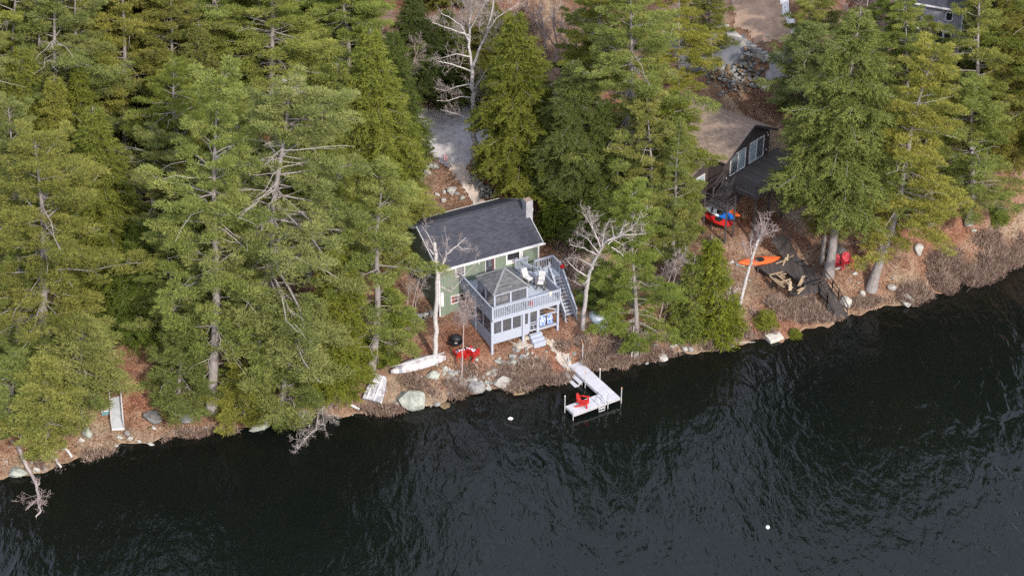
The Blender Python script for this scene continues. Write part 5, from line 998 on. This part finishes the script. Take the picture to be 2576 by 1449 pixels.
def bare_tree(name, cat, label, limbs, seed, mat='birch', tw='twig', dens=1.3, depth=3, lay=False, grav=0, upw=.25, yoff=None, spread=.8, base=None):
    """limbs: list of (pixel polyline, start radius, end radius); the first is the trunk, standing at its first point"""
    r = np.random.default_rng(seed); b = gnd(*limbs[0][0][0]) if base is None else np.array(base); root = thing(name, label, cat, b); main, tl = [], []
    for li, (pp, r0, r1) in enumerate(limbs):
        dy = 0 if li == 0 else r.uniform(-1.2, 1.2); n = len(pp); pts = []
        for i, p in enumerate(pp):
            yy = b[1]+(yoff*i/(n-1) if yoff and li == 0 else (yoff or 0))+dy*i/max(1, n-1)
            w_ = vpl(p[0], p[1], yy)-b
            if lay:
                g_ = gnd(p[0], p[1]); w_ = (g_+[0, 0, (.22 if lay == 1 else .8)+.1*i] if g_[2] > 0 else at(p[0], p[1], .18-.06*max(0, i-5)))-b
            pts.append(w_)
        if li == 0: pts[0] = np.array([0, 0, -.2])
        pts = np.array(pts); t = np.linspace(0, n-1, (n-1)*4+1); dense = np.stack([np.interp(t, np.arange(n), pts[:, k]) for k in range(3)], 1); dense[1:-1] += r.normal(0, .012+.25*r1, (len(dense)-2, 3)); rad = np.linspace(r0, r1, len(dense)); main.append((dense, rad))
        twigs(r, dense if li else dense[len(dense)//2:], r0 if li else r1*1.4, tl, depth, dens, grav, spread, upw)
    V, Fc = np_tubes(main, 8); tm = np_mesh('trunk', V, Fc, M[mat], quads=True); tm.shade_smooth(); o = bpy.data.objects.new('trunk', tm); COL.objects.link(o); o.parent = root
    if tl: V, Fc = np_tubes(tl, 3); o = bpy.data.objects.new('crown', np_mesh('crown', V, Fc, M[tw], quads=True)); COL.objects.link(o); o.parent = root
    return root
def T7(*p): return [(736+.3585*x, .3585*y) for x, y in p]
bare_tree('birch_tree', 'birch', 'tall forked white birch standing bare at the driveway', [(T7((1280,1190),(1272,1000),(1265,830),(1270,650),(1262,500)), .22, .15), (T7((1262,500),(1240,330),(1242,180),(1258,0),(1275,-120)), .12, .045), (T7((1268,470),(1300,370),(1370,220),(1400,90),(1420,-60)), .12, .045), (T7((1240,300),(1190,190),(1110,130),(1040,90)), .065, .02), (T7((1250,200),(1310,90),(1370,0)), .06, .02), (T7((1370,220),(1430,130),(1590,25)), .06, .018), (T7((1235,250),(1160,225),(1060,190),(980,160)), .07, .02), (T7((1250,400),(1150,380),(1040,410)), .07, .02), (T7((1250,500),(1160,465),(1060,440),(990,425)), .07, .02), (T7((1255,590),(1150,610),(1080,640),(1000,620)), .06, .02), (T7((1260,850),(1200,820),(1120,790),(1040,770)), .06, .02), (T7((1262,690),(1180,680),(1090,710),(1010,710)), .05, .015), (T7((1265,640),(1320,560),(1370,480)), .05, .02)], 3, tw='birchtwig', dens=1.9)
bare_tree('birch_tree', 'birch', 'tall white birch with a snapped top in front of the cottage roof', [([(1095,905),(1096,830),(1098,760),(1102,690),(1097,640),(1093,610)], .19, .12), ([(1102,700),(1112,670),(1122,640),(1150,618),(1172,598)], .09, .03), ([(1120,655),(1122,630),(1125,603)], .06, .02), ([(1092,640),(1078,625),(1072,608)], .06, .025), ([(1150,618),(1165,628),(1180,625)], .03, .015), ([(1090,618),(1070,580),(1072,560)], .04, .015), ([(1108,720),(1135,735),(1160,705),(1200,660)], .04, .012), ([(1135,735),(1140,712),(1150,690)], .03, .01)], 5, tw='birchtwig', dens=1.4)
bare_tree('birch_tree', 'birch', 'curved silvery birch arching right of the deck stairs', [([(1467,826),(1470,770),(1477,720),(1484,680),(1500,650),(1512,622),(1528,605)], .17, .08), ([(1510,622),(1495,580),(1470,540)], .06, .015), ([(1500,640),(1470,625),(1432,615)], .05, .015), ([(1478,695),(1450,680),(1420,650)], .06, .015), ([(1528,605),(1540,602),(1570,618)], .05, .015), ([(1528,605),(1560,592),(1600,590),(1625,588)], .055, .015), ([(1560,592),(1568,570),(1585,560)], .05, .015), ([(1530,615),(1545,600),(1540,570)], .05, .015), ([(1538,622),(1560,635),(1568,648)], .04, .015), ([(1482,700),(1465,720),(1440,705)], .035, .012), ([(1515,620),(1520,580),(1535,550)], .04, .012), ([(1505,635),(1478,600),(1450,585)], .04, .012), ([(1545,602),(1590,575),(1610,545)], .04, .012), ([(1490,668),(1455,650),(1425,650)], .035, .01), ([(1500,600),(1488,560),(1480,530)], .05, .012)], 8, mat='birch', tw='birchtwig', dens=1.9, yoff=-3.0)
bare_tree('birch_tree', 'birch', 'slender white birch leaning right across the orange kayak', [([(1855,778),(1868,740),(1880,690),(1892,650),(1905,610),(1915,592)], .16, .08), ([(1908,605),(1908,585),(1898,575)], .06, .02), ([(1890,640),(1888,610),(1893,590)], .05, .02), ([(1915,595),(1935,585),(1955,580)], .05, .015), ([(1912,598),(1925,570),(1935,550)], .05, .015), ([(1880,645),(1872,620),(1870,605)], .03, .015), ([(1915,592),(1918,570),(1912,548)], .05, .015)], 9, tw='twig', dens=3.0)
bare_tree('birch_tree', 'birch', 'small white birch leaning from the foot of the slim cedar', [([(1786,822),(1800,795),(1820,770),(1832,752),(1838,722)], .09, .05), ([(1828,757),(1842,740),(1858,722)], .05, .02), ([(1838,722),(1835,705),(1824,695)], .04, .02), ([(1828,755),(1822,775),(1820,790)], .03, .015)], 10, tw='twig', dens=2.2)
bare_tree('sapling', 'sapling', 'thin grey sapling with fine twigs in front of the screened porch', [([(1161,948),(1163,900),(1166,840),(1168,790),(1172,750)], .06, .025)], 12, mat='twig', dens=4.5, upw=.1)
bare_tree('sapling', 'sapling', 'pale leaning pole sapling against the corner of the deck', [([(1232,845),(1226,810),(1218,780),(1213,765)], .035, .02)], 13, mat='birchtwig', dens=2.5)
for i, (pp, lab) in enumerate([(((1012,850),(1020,800),(1028,740),(1032,700)), 'bare sapling beside the stone footing left of the cottage'), (((1024,855),(1034,800),(1046,730),(1060,690)), 'bare sapling leaning over the left corner of the cottage'), (((1040,812),(1046,760),(1064,712),(1082,690)), 'forked bare sapling touching the cottage side wall'), (((998,870),(1004,820),(1008,760)), 'thin bare sapling left of the others by the cottage')]):
    bare_tree('sapling', 'sapling', lab, [(pp, .05, .02)], 30+i, mat='birchtwig', tw='birchtwig', dens=2.6)
for i, (pp, lab) in enumerate([(((1658,805),(1672,740),(1688,690),(1702,650)), 'leftmost of the arching saplings beside the olive cedar'), (((1670,805),(1682,750),(1700,690),(1725,650)), 'middle arching sapling beside the olive cedar'), (((1678,802),(1700,760),(1722,720),(1745,690)), 'rightmost arching sapling beside the olive cedar')]):
    bare_tree('sapling', 'sapling', lab, [(pp, .05, .02)], 40+i, mat='birchtwig', tw='birchtwig', dens=4.0, spread=.6)
bare_tree('bare_tree', 'bare tree', 'grey leafless tree at the shore in front of the thin-trunked pine', [([(1590,912),(1590,880),(1592,850),(1594,820)], .07, .05), ([(1590,880),(1575,865),(1565,872)], .03, .01), ([(1591,870),(1605,855),(1622,850)], .03, .01)], 15, mat='deadwood', dens=3.5)
def ZL(*p): return [(x*.2988, 909.2+y*.2988) for x, y in p]
bare_tree('fallen_birch', 'birch', 'fallen birch trunk lying from the left bank down into the lake', [(ZL((150,700),(170,770),(210,870),(262,950),(300,1020),(318,1100),(322,1200),(345,1255),(300,1310)), .17, .05), (ZL((318,1040),(330,1020),(300,1000)), .08, .03), (ZL((318,1150),(270,1200),(215,1250)), .05, .02), (ZL((318,1100),(350,1160),(345,1200)), .03, .01)], 16, mat='birchtwig', dens=1.6, lay=True)
bare_tree('birch_tree', 'birch', 'short white birch trunk leaning under the yellow-green young pine at left', [(ZL((165,640),(180,570),(205,490),(240,410)), .14, .11)], 17, dens=.2)
bare_tree('dead_branch', 'snag', 'bleached dead birch top hanging from the bank into the water', [([(830,950),(812,990),(800,1040),(795,1080),(768,1100),(748,1130)], .08, .02), ([(812,990),(790,1010),(770,1035)], .04, .015), ([(815,985),(830,1020),(840,1060)], .04, .015), ([(825,960),(805,965),(780,975)], .04, .015), ([(806,1010),(815,1060),(818,1080)], .04, .01), ([(800,1040),(780,1060),(775,1090)], .03, .01)], 18, mat='deadwood', tw='deadwood', dens=2.6, lay=2)
bare_tree('fallen_log', 'log', 'short fallen birch log on the bank right of the fallen birch', [(ZL((360,780),(420,815),(470,850),(515,890)), .10, .08)], 19, dens=.2, lay=True)
bare_tree('dead_tree', 'dead tree', 'white forked dead tree at the far left of the hillside', [([(75,345),(55,315),(35,290),(15,265),(-5,245)], .12, .05), ([(40,295),(20,300),(-5,310)], .06, .02), ([(20,270),(22,255),(18,240)], .05, .02)], 20, dens=.5, base=at(75,345,9.5)-np.array([0, 0, 2.0]))
bare_tree('dead_tree', 'dead tree', 'white dead snag poking from the boughs at the right', [([(2470,395),(2485,375),(2500,365),(2515,350)], .10, .04), ([(2448,395),(2450,370),(2460,345)], .09, .05), ([(2455,385),(2475,362),(2485,350)], .06, .02)], 21, dens=.5, base=gnd(2470,470))
for i, (bx, by, tx, ty, lab) in enumerate(((1400,170,1395,20,'grey bare tree at the top right of the driveway birch'),(1445,190,1450,40,'bare twiggy tree beyond the driveway right of the conical hemlock'),(1370,140,1360,-20,'bare tree at the top edge behind the conical hemlock'),(1480,230,1475,110,'small bare tree between the driveway and the slender pine'),(1770,120,1770,0,'bare tree behind the yellow-green pine by the gravel'),(2180,190,2185,-10,'dark bare tree left of the grey house'),(1010,330,985,90,'bare grey tree at the dark head of the driveway'),(930,250,928,10,'tall bare trunk with long dead limbs above the olive hemlock'))):
    bare_tree('bare_tree', 'bare tree', lab, [([(bx,by),((bx*2+tx)/3+4,(by*2+ty)/3),((bx+2*tx)/3-4,(by+2*ty)/3),(tx,ty)], .12, .04), ([((bx*2+tx)/3,(by*2+ty)/3),(bx-30,by*.4+ty*.6),(bx-50,by*.15+ty*.85)], .06, .02), ([((bx+tx)/2,(by+ty)/2),(bx+30,by*.3+ty*.7),(bx+44,by*.1+ty*.9)], .06, .02)], 60+i, mat='twig', dens=2.4)
# ------------------------------------------------------------------ twiggy shore brush, litter (uncountable)
BR = [(1350,940,100,34,900,.75),(1300,970,60,18,520,.8),(1210,940,60,18,90,.6),(1130,985,50,22,700,.7),(1050,965,60,16,380,.6),(1385,945,30,20,160,.6),(1540,915,75,30,1500,.8),(1580,890,70,22,700,.7),(1660,895,60,14,420,.6),(1790,868,90,14,700,.6),(1890,838,60,16,500,.6),(1440,120,110,90,240,1.2),(1400,50,110,80,160,1.2),(1480,200,70,40,160,1.2),(1080,255,70,20,260,.8),(1000,300,40,30,160,.8),(2010,790,60,26,900,.7),(1980,765,50,20,600,.7),(2080,800,40,10,300,.5),
      (2190,765,70,12,500,.5),(2330,745,70,28,1300,.8),(2400,715,80,34,2200,.85),(2480,680,80,36,2200,.85),(2550,640,60,34,1600,.85),(2420,660,90,30,1300,.7),(2520,610,70,30,900,.6),(490,1105,80,18,900,.65),(560,1095,60,14,500,.6),(300,1150,110,18,500,.45),(150,1170,60,14,420,.5),(1690,850,50,16,260,.5),(960,1035,70,12,380,.5),(1500,860,60,20,500,.5),(1860,800,50,20,300,.5),(1415,870,20,14,100,.4),(1420,650,40,50,420,.9),(1500,720,25,50,260,.7)]
P_, H_ = [], []
for cx, cy, rx, ry, n, h in BR:
    a = RNG.uniform(0, 2*PI, n); rr_ = np.sqrt(RNG.random(n)); P_.append(np.stack([cx+rx*rr_*np.cos(a), cy+ry*rr_*np.sin(a)], 1)); H_.append(np.full(n, h)*RNG.uniform(.5, 1.25, n))
P_ = np.concatenate(P_); H_ = np.concatenate(H_); G_ = gnds(P_[:, 0], P_[:, 1]); ok = (G_[:, 2] > -.12) & (np.sin(G_[:, 0]*1.7+1.3*np.sin(G_[:, 1]*1.3))+np.sin(G_[:, 1]*2.3+.9*np.sin(G_[:, 0]*2.1))+RNG.normal(0, .5, len(G_)) > -.35); G_ = G_[ok]; H_ = H_[ok]
K = 8; n = len(G_)*K; B0_ = np.repeat(G_, K, 0)+RNG.normal(0, .12, (n, 3))*[1, 1, .2]; hh = np.repeat(H_, K)*RNG.uniform(.5, 1.2, n); lean = RNG.normal(0, .48, (n, 3)); lean[:, 2] = 1; lean[:, 1] -= .12; d = unit(lean)
mid_ = B0_+d*(hh*.5)[:, None]; wv = unit(np.cross(d, RNG.normal(0, 1, (n, 3))))*RNG.uniform(.008, .018, n)[:, None]
tips = [mid_+unit(d+RNG.normal(0, .5, (n, 3)))*(hh*RNG.uniform(.25, .6, n))[:, None] for k in range(3)]
V = np.stack([B0_-wv, B0_+wv, mid_+wv*.8, mid_-wv*.8]+tips, 1).reshape(-1, 3); o6 = np.arange(n)[:, None]*7
Tm = np.concatenate([o6+[[0, 1, 2]], o6+[[0, 2, 3]], o6+[[3, 2, 4]], o6+[[3, 2, 5]], o6+[[3, 2, 6]]])
tone_ = np.repeat(np.clip(.5+np.repeat(RNG.normal(0, .18, len(G_)), K)+RNG.normal(0, .2, n), 0, 1), 7)
M['brush'] = foliage('brush_twigs', (.11,.068,.050), (.275,.19,.148), (.50,.39,.32), .1)
o = bpy.data.objects.new('shore_brush', np_mesh('shore_brush', V, Tm, M['brush'], tone_)); COL.objects.link(o); stuff(o)
# leaf litter: small curled leaves and needles over the open ground
def scatter(polys, n, size, mat, name, tone=True):
    pts = []
    for poly, frac in polys:
        xs = [p[0] for p in poly]; ys = [p[1] for p in poly]; k = int(n*frac); px = RNG.uniform(min(xs), max(xs), k*3); py = RNG.uniform(min(ys), max(ys), k*3); ins = inside(px, py, poly); pts.append(np.stack([px[ins], py[ins]], 1)[:k])
    pts = np.concatenate(pts); G = gnds(pts[:, 0], pts[:, 1]); G = G[G[:, 2] > .02]; n = len(G); c = G+[0, 0, .05]; a = unit(RNG.normal(0, 1, (n, 3))*[1, 1, .35]); b = unit(np.cross(a, RNG.normal(0, .3, (n, 3))+[0, 0, 1])); s = (size*RNG.uniform(.5, 1.4, n))[:, None]
    V = np.stack([c-a*s, c+b*s*.5+[0, 0, .02], c+a*s, c-b*s*.5], 1).reshape(-1, 3); q = np.arange(4*n).reshape(-1, 4)
    tn = np.repeat(RNG.random(n), 4); o = bpy.data.objects.new(name, np_mesh(name, V, q, mat, tn, True)); COL.objects.link(o); return stuff(o)
M['litter'] = foliage('leaf_litter_tones', (.10,.05,.033), (.23,.115,.07), (.34,.215,.14), .1)
scatter([([(940,470),(1130,410),(1330,460),(1440,640),(1450,830),(1700,760),(1760,560),(1960,560),(2300,500),(2576,470),(2576,650),(2300,760),(2000,830),(1700,880),(1300,960),(1000,1010),(1000,850)], .75), ([(0,1040),(300,960),(300,820),(420,900),(620,1000),(760,1050),(560,1095),(0,1200)], .18), ([(1780,180),(1960,230),(2010,330),(1900,320)], .07)], 52000, .075, M['litter'], 'leaf_litter')
# small loose stones along the waterline
sr = random.Random(9); G_ST = 'small stones along the waterline'
for i in range(75):
    k = sr.randrange(13, 31); (x0, y0), (x1, y1) = SH[k-9], SH[k-8]; f = sr.random(); x = x0+(x1-x0)*f+sr.uniform(-.3, .3); y = y0+(y1-y0)*f+sr.uniform(-.4, 1.3); s = sr.uniform(.10, .28); z = H1(x, y)
    o = bpy.data.objects.new('shore_stone', RM[sr.choice(['rock', 'rockpale', 'rockgreen', 'rockwet'])][sr.randrange(4)]); COL.objects.link(o); o.location = (x, y, z+s*.2); o.scale = (s, s*.8, s*.7); o.rotation_euler = (0, 0, sr.uniform(0, 6)); tag(o, 'small stone among others along the waterline', 'stone', G_ST)
for i, (x, y) in enumerate([(20,1100),(30,1110),(22,1125),(15,1160),(60,1075),(80,1162),(290,1118),(350,1110),(410,1100),(330,1130),(390,1130),(440,1085),(520,1075),(1200,905),(1255,905),(1280,915),(1310,900),(1375,885),(1390,880),(1400,900),(1412,910),(1420,925),(1680,860),(1755,850),(1840,660),(2140,705),(2160,712),(2190,700),(2150,690),(2245,700),(2300,705),(2450,580)]):
    p = gnd(x, y); s = sr.uniform(.12, .27); o = bpy.data.objects.new('ground_stone', RM[sr.choice(['rock', 'rockpale', 'rockgreen'])][sr.randrange(4)]); COL.objects.link(o); o.location = tuple(p+[0, 0, s*.15]); o.scale = (s, s*.8, s*.7); o.rotation_euler = (0, 0, sr.uniform(0, 6)); tag(o, 'small pale stone scattered on the brown bank', 'stone', 'small stones scattered on the bank')
# ------------------------------------------------------------------ light, sky, camera
S_ = Vector((.381, -.738, .559)).normalized(); sun = bpy.data.lights.new('sun', 'SUN'); sun.energy = 3.2; sun.angle = math.radians(2.0); sun.color = (1, .94, .86); so = bpy.data.objects.new('sun', sun); COL.objects.link(so); so.rotation_euler = S_.to_track_quat('Z', 'Y').to_euler()
wd = bpy.data.worlds.new('World'); scene.world = wd; wd.use_nodes = True; nt = wd.node_tree; bg = nt.nodes['Background']; sk = nt.nodes.new('ShaderNodeTexSky'); sk.sky_type = 'NISHITA'; sk.sun_disc = False; sk.sun_elevation = math.asin(S_.z); sk.sun_rotation = math.atan2(S_.x, S_.y); sk.air_density = 1.0; sk.dust_density = 3.5
tc = nt.nodes.new('ShaderNodeTexCoord'); cm = nt.nodes.new('ShaderNodeMapping'); cm.inputs['Scale'].default_value = (1.6, 1.6, 4.5); nt.links.new(tc.outputs['Generated'], cm.inputs['Vector'])
cn_ = noise(nt, 1.3, 6, .6, cm.outputs[0], .5); cr_ = ramp(nt, [(.30, (.1,)*3), (.58, (.9,)*3)]); nt.links.new(cn_.outputs[0], cr_.inputs[0])
cl_ = mixc(nt, cr_.outputs[0], sk.outputs[0], (7.0, 7.7, 9.7)); nt.links.new(cl_, bg.inputs[0])      # bright cloud added over the clear sky for fill light and water reflection
bg.inputs[1].default_value = .15
cam = bpy.data.cameras.new('camera'); cam.sensor_width = 36; cam.lens = 36*F/2576; cam.clip_end = 3000; cam.clip_start = 1; co = bpy.data.objects.new('camera', cam); COL.objects.link(co); co.location = (0, 0, CH); co.rotation_euler = (math.radians(90)-PITCH, 0, 0); scene.camera = co
scene.view_settings.view_transform = 'Standard'; scene.view_settings.look = 'None'; scene.view_settings.exposure = .58; scene.view_settings.gamma = 1
cy = scene.cycles; cy.max_bounces = 8; cy.diffuse_bounces = 3; cy.glossy_bounces = 3; cy.transmission_bounces = 4; cy.transparent_max_bounces = 12; cy.use_denoising = False
